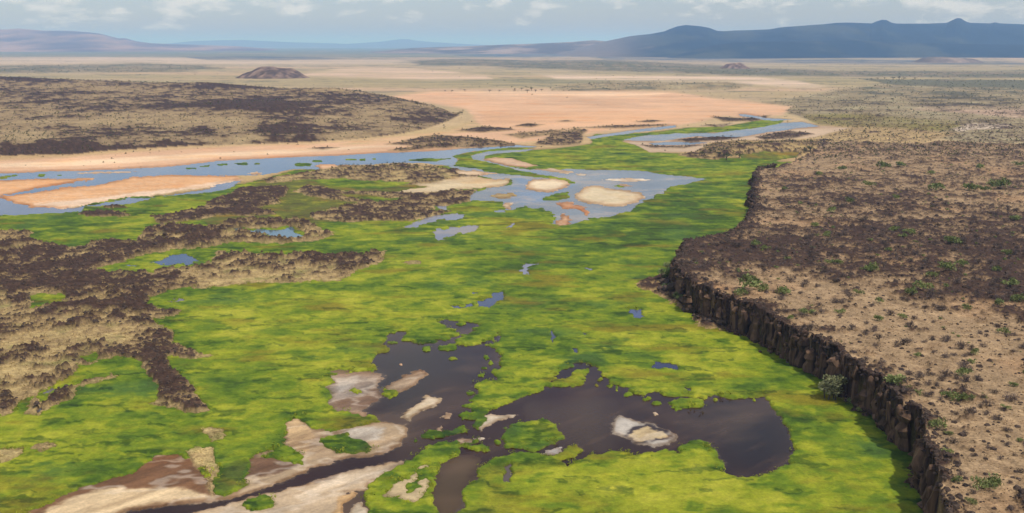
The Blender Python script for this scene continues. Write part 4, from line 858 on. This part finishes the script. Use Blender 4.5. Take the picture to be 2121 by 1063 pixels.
# ------------------------------------------------------------------ merged small stuff
def merge(name, protoV, protoF, P, S, R, m, label, cat, sz=None, parent=None, C=None):
    n = len(P); k = len(protoV)
    c, s = np.cos(R)[:, None], np.sin(R)[:, None]
    px_ = protoV[:, 0][None] * S[:, None]; py_ = protoV[:, 1][None] * S[:, None]; pz_ = protoV[:, 2][None] * (S if sz is None else sz)[:, None]
    V = np.stack([px_ * c - py_ * s + P[:, 0:1], px_ * s + py_ * c + P[:, 1:2], pz_ + P[:, 2:3]], -1).reshape(-1, 3)
    F = (protoF[None] + (np.arange(n) * k)[:, None, None]).reshape(-1, protoF.shape[1])
    o = mesh_np(name, V, F, m, None if C is None else np.repeat(C, k, 0), False)
    if parent is None: tag(o, label, cat, None, 'stuff')
    else: o.parent = parent; o['kind'] = 'stuff'
    return o
def tris(T):
    V = np.array(T, float).reshape(-1, 3); return V, np.arange(len(V)).reshape(-1, 3)
def leafy(n, seed, size=0.2, flat=0.75, hollow=0.45, lobes=5):
    r = np.random.default_rng(seed); T = []
    ctr = [(r.normal() * .38, r.normal() * .38, .25 + .4 * r.random(), .45 + .25 * r.random()) for _ in range(lobes)]
    for _ in range(n):
        cx0, cy0, cz0, cr = ctr[r.integers(lobes)]
        d = r.normal(size=3); d /= np.linalg.norm(d); d[2] = abs(d[2]) * .9 - .15
        p = np.array([cx0, cy0, cz0 * flat]) + d * cr * (hollow + (1 - hollow) * r.random()) * np.array([1, 1, flat]); p[2] = max(p[2], .02)
        a = r.normal(size=3); a /= np.linalg.norm(a); b = np.cross(a, r.normal(size=3)); b /= np.linalg.norm(b)
        s = size * (.6 + .8 * r.random())
        T.append((p - a * s, p + a * s * .9 + b * s * .35, p + b * s * .9))
    return tris(T)
def twiggy(n, seed, w=0.035):
    r = np.random.default_rng(seed); T = []
    for _ in range(n):
        a = r.random() * 6.283; e = r.random() ** .7 * 1.35; L = .7 + .4 * r.random()
        d = np.array([np.cos(a) * np.cos(e), np.sin(a) * np.cos(e), np.sin(e) * .85 + .12])
        p0 = np.array([r.normal() * .06, r.normal() * .06, 0.0]); p1 = p0 + d * L * .5; side = np.array([-np.sin(a), np.cos(a), 0]) * w
        T.append((p0 - side, p0 + side, p1)); 
        for _ in range(3):
            q0 = p0 + d * L * (.3 + .3 * r.random()); dd = d + r.normal(size=3) * .35; q1 = q0 + dd * L * (.3 + .25 * r.random()); q1[2] = max(q1[2], .03)
            sd = np.cross(dd, r.normal(size=3)); sd /= np.linalg.norm(sd) + 1e-9
            T.append((q0 - sd * w, q0 + sd * w, q1 + sd * w * .3))
    return tris(T)
def tuft(n, seed):
    r = np.random.default_rng(seed); T = []
    for _ in range(n):
        a = r.random() * 6.283; l = .5 + .6 * r.random(); p = r.normal(size=2) * .25
        sx_, sy_ = -np.sin(a) * .3, np.cos(a) * .3
        T.append(((p[0] - sx_, p[1] - sy_, 0), (p[0] + sx_, p[1] + sy_, 0), (p[0] + np.cos(a) * l * .6, p[1] + np.sin(a) * l * .6, .16 + .2 * r.random())))
    return tris(T)
def pm_(name, VF, m):
    me = bpy.data.meshes.new(name); me.from_pydata([tuple(v) for v in VF[0]], [], [tuple(int(q_) for q_ in f) for f in VF[1]]); me.materials.append(m); me.update(); return me

# ------------------------------------------------------------------ shrubs on the plateau
def dryshrub(k):
    a_, b_ = twiggy(34, 400 + k, .028), leafy(190, 440 + k, .085, .7, .55, 6)
    return np.concatenate([a_[0], b_[0]]), np.concatenate([a_[1], b_[1] + len(a_[0])])
dry_m = [pm_('dry_shrub', dryshrub(k), M_dry) for k in range(8)]
grn_m = [pm_('green_shrub', leafy(320, 420 + k, .14, .85, .5, 6), M_leaf) for k in range(8)]
def put(name, mesh, x, y, z, s, label, cat, group, sz=None):
    o = bpy.data.objects.new(name, mesh); col.objects.link(o); o.location = (x, y, z - .05); o.rotation_euler = (0, 0, rs.uniform(0, 6.28)); o.scale = (s, s, sz or s * rs.uniform(.95, 1.3))
    return tag(o, label, cat, group)
# traced green shrubs: pixel x, pixel y of the foot, width in pixels
green = [(1856,797,44),(1992,777,26),(1975,826,34),(2000,832,26),(1946,890,34),(1964,936,20),(1965,900,18),(2026,1010,36),(2066,1006,38),(2012,1045,20),(1985,1000,22),(1555,603,56),(1540,614,30),(1578,602,24),(1622,610,36),(1662,652,20),(1812,562,30),(1710,488,18),(1888,485,24),(1870,492,16),(1795,566,16),(1720,545,18),(1738,549,18),(1905,600,30),(1955,560,34),(1978,506,30),(1968,496,16),(2092,598,28),(2112,628,26),(1890,610,26),(2070,630,24),(1990,552,20),(1760,415,20),(1720,440,18),(1860,345,22),(1830,352,26),(1945,395,30),(2070,390,34),(2010,395,26),(2040,400,22),(1855,410,16),(1930,360,16),(2090,530,20),(1565,512,24),(1580,516,16),(1740,648,18),(1820,664,20),(1780,612,18),(1680,650,18),(2016,735,18),(2080,690,22),(1822,628,18),(1930,575,22),(1690,470,18),(1840,520,16),(1800,388,22),(2100,455,24),(1870,660,16),(1640,665,16),(1900,740,16),(2060,560,18),(2000,640,20),(2100,800,18),(2085,850,16),(2110,915,16),(1850,478,18),(1655,420,14),(1625,395,14),(1700,362,14),(1745,352,16),(2030,350,20),(2105,345,18)]
glab = {0: 'wide bright green shrub at the rim above the palm clump', 11: 'broad green shrub near the cliff corner with lava behind', 7: 'round green shrub of a touching pair near the lower rim', 8: 'second round green shrub of the touching pair near the lower rim'}
def green_label(w, x, y):
    _, r_, c_ = surf_z(x, y); big = 'big' if w > 27 else ('tiny' if w < 17 else 'middling')
    where = 'near the cliff rim' if dpl[r_, c_] < 20 else ('among black lava on the plateau' if den[r_, c_] > .5 else 'on the tan grass of the plateau')
    l = f'{big} green leafy shrub {where}'; return l, 'shrub', l.replace('shrub', 'shrubs')
taken = []
for k, (px, py, w) in enumerate(green):
    z = 15.0
    for _ in range(4):
        x, y = unproj(px, py, z); z = float(surf_z(x, y)[0])
    s = max(.5, w / FPX * math.hypot(x, y) / 2 / 0.88)
    taken.append((float(x), float(y)))
    put('green_shrub', grn_m[k % 8], float(x), float(y), z, s, *(((glab[k], 'shrub', None)) if k in glab else green_label(w, x, y)))
# the rest of the plateau scrub
nS = 80000
xs = rng.uniform(70, 900, nS); ys = rng.uniform(215, 1500, nS); zs_, ri, ci = surf_z(xs, ys)
px, py = proj(xs, ys, zs_); dp = dpl[ri, ci]; dd_ = den[ri, ci] + 0.75 * fbm(xs, ys, 38, 4, .55, 111)
ok = (reg[ri, ci] == r_pl) & (dp > 3.0) & (px > -100) & (px < 2330) & (py < 1150) & (rng.random(nS) < np.clip(np.interp(ys, [250, 480], [.46, .28]) + .6 * (dd_ - .35), .06, .85) * np.interp(ys, [200, 500, 1500], [.95, 1.05, .8]))
xs, ys, zs_, px, py = (a[ok] for a in (xs, ys, zs_, px, py))
size = np.clip(rng.lognormal(.12, .42, len(xs)), .5, 2.5); order = np.argsort(-(size / ys) * ((px > -10) & (px < 2130) & (py < 1075)))
isg = rng.random(len(xs)) < 0.10
def dry_label(sz_, lv_, d_):
    big = 'large spreading' if sz_ > 1.95 else ('small' if sz_ < 1.3 else 'rounded')
    where = 'close to the cliff rim' if d_ < 14 else ('on black lava ground of the plateau' if lv_ > .5 else 'on open tan grass of the plateau')
    l = f'{big} grey brown leafless shrub {where}'; return l, 'shrub', l.replace('shrub', 'shrubs')
nd = 0; rest = []
lv_s = LV[ri, ci][ok]; dp_s = dp[ok]
for q_ in order:
    if nd < 300 and not isg[q_]:
        put('dry_shrub', dry_m[nd % 8], xs[q_], ys[q_], zs_[q_], size[q_] * 1.1, *dry_label(size[q_], lv_s[q_], dp_s[q_])); nd += 1
    else: rest.append(q_)
rest = np.array(rest); P = np.stack([xs, ys, zs_ - .05], 1)
for k in range(1):
    g_ = rest[~isg[rest]]; V_, F_ = leafy(34, 500 + k, .20, .7, .4, 5)
    merge('dry_scrub', V_, F_, P[g_], size[g_], rng.uniform(0, 6.28, len(g_)), M_dry, 'grey brown scrub thinning out across the plateau', 'scrub')
g_ = rest[isg[rest]]; V_, F_ = leafy(46, 510, .26, .62, .5, 5)
merge('green_scrub', V_, F_, P[g_], size[g_] * .9, rng.uniform(0, 6.28, len(g_)), M_leaf, 'scattered small green bushes over the plateau', 'scrub')
# tan grass tufts on plateau and western lava
nT = 90000
pxr = rng.uniform(-60, 2180, nT); pyr = rng.uniform(330, 1090, nT)
xs, ys = unproj(pxr, pyr, np.where(pxr > 1400, 14.0, 0.0)); zs_, ri, ci = surf_z(xs, ys)
okp = ((reg[ri, ci] == r_pl) & (dpl[ri, ci] > 1.0)) | (reg[ri, ci] == l_west) | (reg[ri, ci] == l_mid) | (reg[ri, ci] == l_delta)
okp &= rng.random(nT) < (0.9 - 0.85 * LV[ri, ci])
okp &= rng.random(nT) < np.where(reg[ri, ci] == r_pl, .35, .9)
V_, F_ = leafy(7, 521, .42, .5, .3, 3)
tc_ = grass_c[ri, ci] * rng.uniform(.75, 1.3, nT)[:, None]
sz = np.clip(rng.lognormal(-.62, .4, nT), .25, 1.3) * np.interp(ys, [200, 500, 1100], [.85, 1.2, 2.0])
merge('dry_grass', V_, F_, np.stack([xs, ys, zs_ - .04], 1)[okp], sz[okp], rng.uniform(0, 6.28, okp.sum()), M_tuft, 'tan dry grass tufts over the lava ground', 'grass', C=np.clip(tc_[okp], .01, .8))
# loose lava rubble
octV = np.array([(1,0,.1),(.2,.9,0),(-.9,.3,.1),(-.2,-1,0),(.6,.5,.55),(-.4,.1,.7),(.1,-.5,.6)], float); octF = np.array([(0,1,4),(1,2,5),(1,5,4),(2,3,5),(3,6,5),(3,0,6),(0,4,6),(4,5,6)])
nT = 80000; pxr = rng.uniform(-40, 2160, nT); pyr = rng.uniform(400, 1090, nT)
xs, ys = unproj(pxr, pyr, np.where(pxr > 1400, 14.0, 0.0)); zs_, ri, ci = surf_z(xs, ys)
okp = ((LV[ri, ci] > .45) | ((reg[ri, ci] == r_pl) & (rng.random(nT) < .16))) & (rng.random(nT) < .5) & np.isin(reg[ri, ci], [r_pl, l_west, l_mid, l_delta, l_foot])
merge('lava_rubble', octV, octF, np.stack([xs, ys, zs_ - .1], 1)[okp], np.clip(rng.lognormal(-.75, .45, okp.sum()), .25, 1.5) * np.interp(ys[okp], [200, 500, 1000], [.9, 1.2, 2.0]), rng.uniform(0, 6.28, okp.sum()), M_rock, 'loose black lava blocks strewn over the lava ground', 'rubble')
nT = 9000; sc_ = rng.uniform(5, s_l[-1] - 3, nT); bx_, by_, bz_, bnx, bny = (np.interp(sc_, s_l, a) for a in (cxs, cys, czs, nxr[icl], nyr[icl]))
of_ = np.abs(rng.normal(0, 1.7, nT)) + .3; clus = fbm(sc_, sc_ * 0, 26, 2, .5, 19) > .0
xs, ys = bx_ + bnx * of_, by_ + bny * of_
okp = clus & (rng.random(nT) < .6)
merge('talus', octV, octF, np.stack([xs, ys, 1.9 - of_ * .55], 1)[okp], np.clip(rng.lognormal(-.5, .5, okp.sum()), .3, 1.7), rng.uniform(0, 6.28, okp.sum()), M_cliff, 'broken basalt talus heaped along the foot of the cliff', 'talus')
of_ = rng.uniform(-6, .6, nT); xs, ys = bx_ + bnx * of_, by_ + bny * of_; zz = surf_z(xs, ys)[0]
okp = rng.random(nT) < .55 * np.exp(of_ / 4.5)
merge('rim_rubble', octV, octF, np.stack([xs, ys, np.maximum(zz, bz_ - .5) - .05], 1)[okp], np.clip(rng.lognormal(-.7, .45, okp.sum()), .25, 1.3), rng.uniform(0, 6.28, okp.sum()), M_rock, 'dark loose rocks scattered along the plateau rim', 'rubble')
# green reed tufts along the pool shores
nT = 90000
pxr = rng.uniform(-60, 1960, nT); pyr = rng.uniform(560, 1090, nT)
xs, ys = unproj(pxr, pyr, 0.3); _, ri, ci = surf_z(xs, ys); e_ = marsh[ri, ci]
okp = (e_ > .5) & (e_ < .97) & (Zm[ri, ci] > .05) & (rng.random(nT) < .22)
V_, F_ = leafy(24, 525, .2, .45, .3, 4)
merge('reeds', V_, F_, np.stack([xs, ys, Zm[ri, ci] - .1], 1)[okp], rng.lognormal(-.15, .45, okp.sum()), rng.uniform(0, 6.28, okp.sum()), M_reed, 'green reed tufts along the edges of the marsh', 'reeds')
# dark scrub on the lava hill and the far plains
nT = 60000
pxr = rng.uniform(-100, 2230, nT); pyr = rng.uniform(122, 335, nT)
zz = np.where((pxr < 960) & (pyr > 160), 10.0, 0.0); xs, ys = unproj(pxr, pyr, zz); zs_, ri, ci = surf_z(xs, ys)
dsel = np.where(hl[ri, ci], .26, np.where(lava[ri, ci] > .5, .30, 0.012 + .05 * sstep(.2, .7, n_big[ri, ci]))) * (1 - .9 * sand[ri, ci]) * (1 - water[ri, ci]) * (1 - marsh[ri, ci])
okp = rng.random(nT) < dsel
V_, F_ = leafy(9, 530, .5, .8, .2, 3)
merge('scrub', V_, F_, np.stack([xs, ys, zs_ - .1], 1)[okp], rng.uniform(.7, 1.7, okp.sum()) * np.interp(ys[okp], [900, 2500, 5000], [1.0, 1.5, 2.4]), rng.uniform(0, 6.28, okp.sum()), M_scrub, 'dark olive scrub dotted over the lava hill and the far plain', 'scrub')

# ------------------------------------------------------------------ trees on the plain and by the hummock
def tube(P0, P1, r0, r1, n=6):
    P0 = np.array(P0, float); P1 = np.array(P1, float); d = P1 - P0; d /= np.linalg.norm(d); a = np.cross(d, (0.3, 0.9, 0.1)); a /= np.linalg.norm(a); b = np.cross(d, a)
    V = []; 
    for P_, r_ in ((P0, r0), (P1, r1)):
        for k in range(n): t = 2 * math.pi * k / n; V.append(P_ + (a * math.cos(t) + b * math.sin(t)) * r_)
    F = []
    for k in range(n):
        l = (k + 1) % n; F += [(k, l, n + l), (k, n + l, n + k)]
    return np.array(V), np.array(F)
def join(parts):
    V = []; F = []; n = 0
    for v_, f_ in parts: V.append(v_); F.append(f_ + n); n += len(v_)
    return np.concatenate(V), np.concatenate(F)
def tree_meshes(seed):
    r = random.Random(seed); parts = [tube((0, 0, -.05), (.02, .02, .4), .05, .035)]
    for k in range(4):
        a = k * 1.57 + r.random(); parts.append(tube((.02, .02, .34), (.28 * math.cos(a), .28 * math.sin(a), .68), .03, .012, 4))
    tr = pm_('trunk', join(parts), M_bark)
    V_, F_ = leafy(150, seed, .10, .8, .35, 7); V_ = V_ * np.array([.55, .55, .62]) + np.array([0, 0, .32])
    return tr, pm_('crown', (V_, F_), M_tree)
tm = [tree_meshes(600 + k) for k in range(4)]
def tree(px, py, hpx, label, group, k, z0=0.0, wide=1.0, name='acacia_tree'):
    z = z0
    for _ in range(4):
        x, y = unproj(px, py, z); z = float(surf_z(x, y)[0])
    h = hpx / FPX * math.hypot(x, y)
    e = bpy.data.objects.new(name, None); col.objects.link(e); e.location = (float(x), float(y), z); e.scale = (h * wide, h * wide, h); e.rotation_euler = (0, 0, rs.uniform(0, 6))
    for nm, me in zip(('trunk', 'crown'), tm[k % 4]):
        o = bpy.data.objects.new(nm, me); col.objects.link(o); o.parent = e
    tag(e, label, 'tree', group)
for k, (px, py, h) in enumerate([(922,190,5),(936,191,7),(963,190,7),(1014,191,8),(1034,191,7),(1066,188,7),(1080,187,8),(1092,192,10),(1101,188,11),(1109,191,8),(1122,189,7),(1090,182,6),(1140,184,6),(1152,180,5),(1060,182,5),(1044,168,4),(1072,168,3),(1220,176,7),(1225,178,6),(1170,182,5),(1310,180,4)]):
    tree(px, py, h * .85, 'small dark tree at the edge of the orange flat', 'trees along the orange flat', k, 0, 1.3)
for k, (px, py, h) in enumerate([(735,192,6),(746,192,7),(717,190,4),(865,218,6),(948,238,5),(957,238,7),(905,228,5)]):
    tree(px, py, h * 1.15, 'small dark tree along the crest of the lava hill', 'trees on the lava hill', k, 12, 1.2)
for k, (px, py, h, l) in enumerate([(1453,322,13,'dark rounded tree at the west foot of the rocky hummock'),(1490,324,12,'dark tree low on the rocky hummock above the marsh'),(1505,321,20,'tallest dark tree on the flank of the rocky hummock'),(1531,319,15,'dark tree on its own east of the tallest hummock tree'),(1462,307,9,'small dark tree on the upper edge of the hummock near the mud'),
        (1678,314,16,'broad green tree between the hummock and the plateau'),(1934,308,13,'lone thin tree on the pale sandy clearing'),(1880,316,8,'low dark tree south of the sandy clearing'),(1665,312,9,'small tree beside the broad green tree')]):
    tree(px, py, h, l, None, k, 3, 1.45 if k != 6 else .8)
for k, (px, py, h) in enumerate([(1805,165,4),(1818,165,5),(1832,164,4),(1850,165,7),(1862,165,7),(1872,166,6),(1895,165,5),(1780,165,3)]):
    tree(px, py, h, 'dark tree in a row at the end of the dark strip', 'trees by the dark strip', k, 0, 1.6)

def foot(px, py):
    for _ in range(60):
        x, y = unproj(px, py, 0.4); _, r_, c_ = surf_z(x, y)
        if dpl[r_, c_] < -2.0: break
        px -= 1.0; py += 0.5
    return float(x), float(y), max(float(Zg[r_, c_]), float(Zm[r_, c_]), 0.1)
# ------------------------------------------------------------------ boulders at the cliff foot
bould = [rock_mesh('boulder', 12, .8, M_rock, 700 + k) for k in range(8)]
def boulder(px, py, wpx, label, group, k, sq=.9, dz=0.0):
    x, y, z = foot(px, py); s = wpx / FPX * math.hypot(x, y) / 1.8
    o = place_rock('boulder', bould[k % 8], float(x), float(y), max(z, 0.2) + s * .35 + dz, s, None, sq); tag(o, label, 'boulder', group)
k = 0
for px, py, w in [(1372,590,16),(1385,596,26),(1398,606,30),(1380,606,20),(1368,602,16),(1410,616,26),(1396,618,22),(1402,600,22),(1390,586,18),(1378,580,14)]:
    boulder(px, py, w, 'rough black lava boulder of the outcrop under the palm trio', 'boulders of the outcrop under the palms', k); k += 1
for px, py, w in [(1420,632,22),(1432,628,26),(1446,634,24),(1438,642,24),(1424,642,16),(1452,644,18),(1440,620,20),(1428,620,16),(1448,624,16)]:
    boulder(px, py, w, 'brown black boulder of the rubble heap against the cliff corner', 'boulders of the rubble heap at the cliff corner', k); k += 1
for px, py, w in [(1445,664,14),(1458,668,18),(1472,671,18),(1486,672,20),(1500,672,22),(1512,672,22),(1436,660,8)]:
    boulder(px, py, w, 'dark boulder in the low rock line just off the cliff', 'boulders of the low rock line', k, .6); k += 1
boulder(1757,806,22, 'large brown boulder beside the palm clump', None, 1, .9); boulder(1766,796,16, 'upright brown boulder leaning on the cliff by the palm clump', None, 2, 1.9, 1.0)
boulder(1757,832,16, 'half sunken boulder in the marsh edge near the palm clump', None, 3, .7); boulder(1748,818,18, 'brown boulder at the foot of the palm clump', None, 4, .8)
for px, py, w in [(1574,731,8),(1652,762,9),(1664,752,10),(1596,733,6),(1640,748,6)]:
    boulder(px, py, w, 'small pale boulder in the grass below the cliff', 'small boulders below the cliff', k, .7); k += 1
for kk, (px, py, w, l) in enumerate([(1410,590,30,'bright green bush on the rocks under the cliff corner'),(1398,576,34,'soft green bush beside the palm trio'),(1424,614,18,'small green bush between the two rubble heaps'),(1412,622,22,'green bush at the marsh edge below the outcrop'),(1774,826,18,'green bush in the shade behind the palm clump'),(1792,850,14,'small green bush at the shaded cliff foot')]):
    x, y, z = foot(px, py); put('green_shrub', grn_m[kk], x, y, z + .2, w / FPX * math.hypot(x, y) / 1.6, l, 'shrub', None)

# ------------------------------------------------------------------ doum palms
def fan_head(seed, n=20):
    """a rosette of fan leaves, about 1 m in radius"""
    r = random.Random(seed); T = []
    for k in range(n):
        az = k * 2.399 + r.random() * .3; e = math.asin(min(1, max(-.75, 1 - 1.7 * (k + .5) / n))); L = .55 + .2 * r.random()
        d = np.array([math.cos(az) * math.cos(e), math.sin(az) * math.cos(e), math.sin(e)]); sd = np.array([-math.sin(az), math.cos(az), 0]); upv = np.cross(sd, d) * -1
        h = d * L; w = .012; T.append((-sd * w, sd * w, h))
        nb = 9
        for b in range(nb):
            t = (b - (nb - 1) / 2) / ((nb - 1) / 2) * 1.45; dirb = d * math.cos(t) + sd * math.sin(t) - upv * .18 * abs(math.sin(t)); l2 = .5 * (1 - .25 * abs(t) / 1.45)
            w2 = np.cross(dirb, upv) * .07
            T.append((h, h + dirb * l2 * .6 + w2 - np.array([0, 0, .02]), h + dirb * l2 - np.array([0, 0, .10])))
            T.append((h, h + dirb * l2 * .6 - w2, h + dirb * l2 * .6 + w2))
    return tris(T)
fan_m = [pm_('fan_crown', fan_head(800 + k), M_palm) for k in range(5)]
def palm(px, py, hpx, label, group, seed, z0=0.3):
    x, y, z = foot(px, py); D = math.hypot(x, y); h = hpx / FPX * D * 1.03
    r = random.Random(seed); e = bpy.data.objects.new('doum_palm', None); col.objects.link(e); e.location = (float(x), float(y), z - .1); e.rotation_euler = (0, 0, r.uniform(0, 6))
    tips = []; parts = []
    lean = np.array([r.gauss(0, .10), r.gauss(0, .10), 1.0]); f0 = lean * h * .38
    parts.append(tube((0, 0, 0), f0, .24, .19, 7)); a0 = r.uniform(0, 6.28)
    for k in range(2):
        a = a0 + k * math.pi; f1 = f0 + np.array([math.cos(a) * h * .16, math.sin(a) * h * .16, h * (.26 + .06 * r.random())]); parts.append(tube(f0, f1, .17, .14, 6))
        if r.random() < .65:
            for j in range(2):
                b = a + 1.57 + j * math.pi; f2 = f1 + np.array([math.cos(b) * h * .12, math.sin(b) * h * .12, h * (.16 + .1 * r.random())]); parts.append(tube(f1, f2, .13, .11, 6)); tips.append(f2)
        else: tips.append(f1 + np.array([0, 0, h * .12])); parts.append(tube(f1, tips[-1], .14, .12, 6))
    tr = pm_('trunk', join(parts), M_bark); o = bpy.data.objects.new('trunk', tr); col.objects.link(o); o.parent = e
    for k, t_ in enumerate(tips):
        o = bpy.data.objects.new('fan_crown', fan_m[(seed + k) % 5]); col.objects.link(o); o.parent = e; o.location = t_; s = r.uniform(1.35, 1.75); o.scale = (s, s, s); o.rotation_euler = (0, 0, r.uniform(0, 6))
    tag(e, label, 'palm', group)
for k, (px, py, h) in enumerate([(1708,826,30),(1716,829,26),(1726,826,38),(1734,822,42),(1742,818,46),(1720,819,36),(1730,830,24)]):
    palm(px, py, h, 'forked doum palm in the grey green clump below the cliff', 'palms of the clump below the cliff', 20 + k)
for k, (px, py, h, l) in enumerate([(1370,584,20,'short forked palm at the west end of the outcrop'),(1381,583,36,'tall thin forked palm standing on the outcrop'),(1397,574,26,'forked palm half hidden against the cliff corner')]):
    palm(px, py, h, l, None, 40 + k, .8)

# ------------------------------------------------------------------ air
def haze_box():
    x0, x1, y0_, y1_, z0, z1 = -95000, 95000, -61000, 125000, -4.5, 640
    V = np.array([(x, y, z) for z in (z0, z1) for y in (y0_, y1_) for x in (x0, x1)], float)
    F = np.array([(0, 2, 3, 1), (4, 5, 7, 6), (0, 1, 5, 4), (2, 6, 7, 3), (0, 4, 6, 2), (1, 3, 7, 5)])
    m = bpy.data.materials.new('haze'); m.use_nodes = True; t = m.node_tree; t.nodes.clear()
    o_ = N(t, 'ShaderNodeOutputMaterial'); v_ = N(t, 'ShaderNodeVolumePrincipled')
    v_.inputs['Color'].default_value = (0.30, 0.54, 1.0, 1); v_.inputs['Absorption Color'].default_value = (0.52, 0.66, 1, 1); v_.inputs['Density'].default_value = 4.9e-5; v_.inputs['Anisotropy'].default_value = 0.0
    LK(t, v_.outputs[0], o_.inputs['Volume'])
    ob = mesh_np('haze', V, F, m, None, False); tag(ob, 'thin pale blue haze lying over the whole valley', 'haze', None, 'stuff')
haze_box()
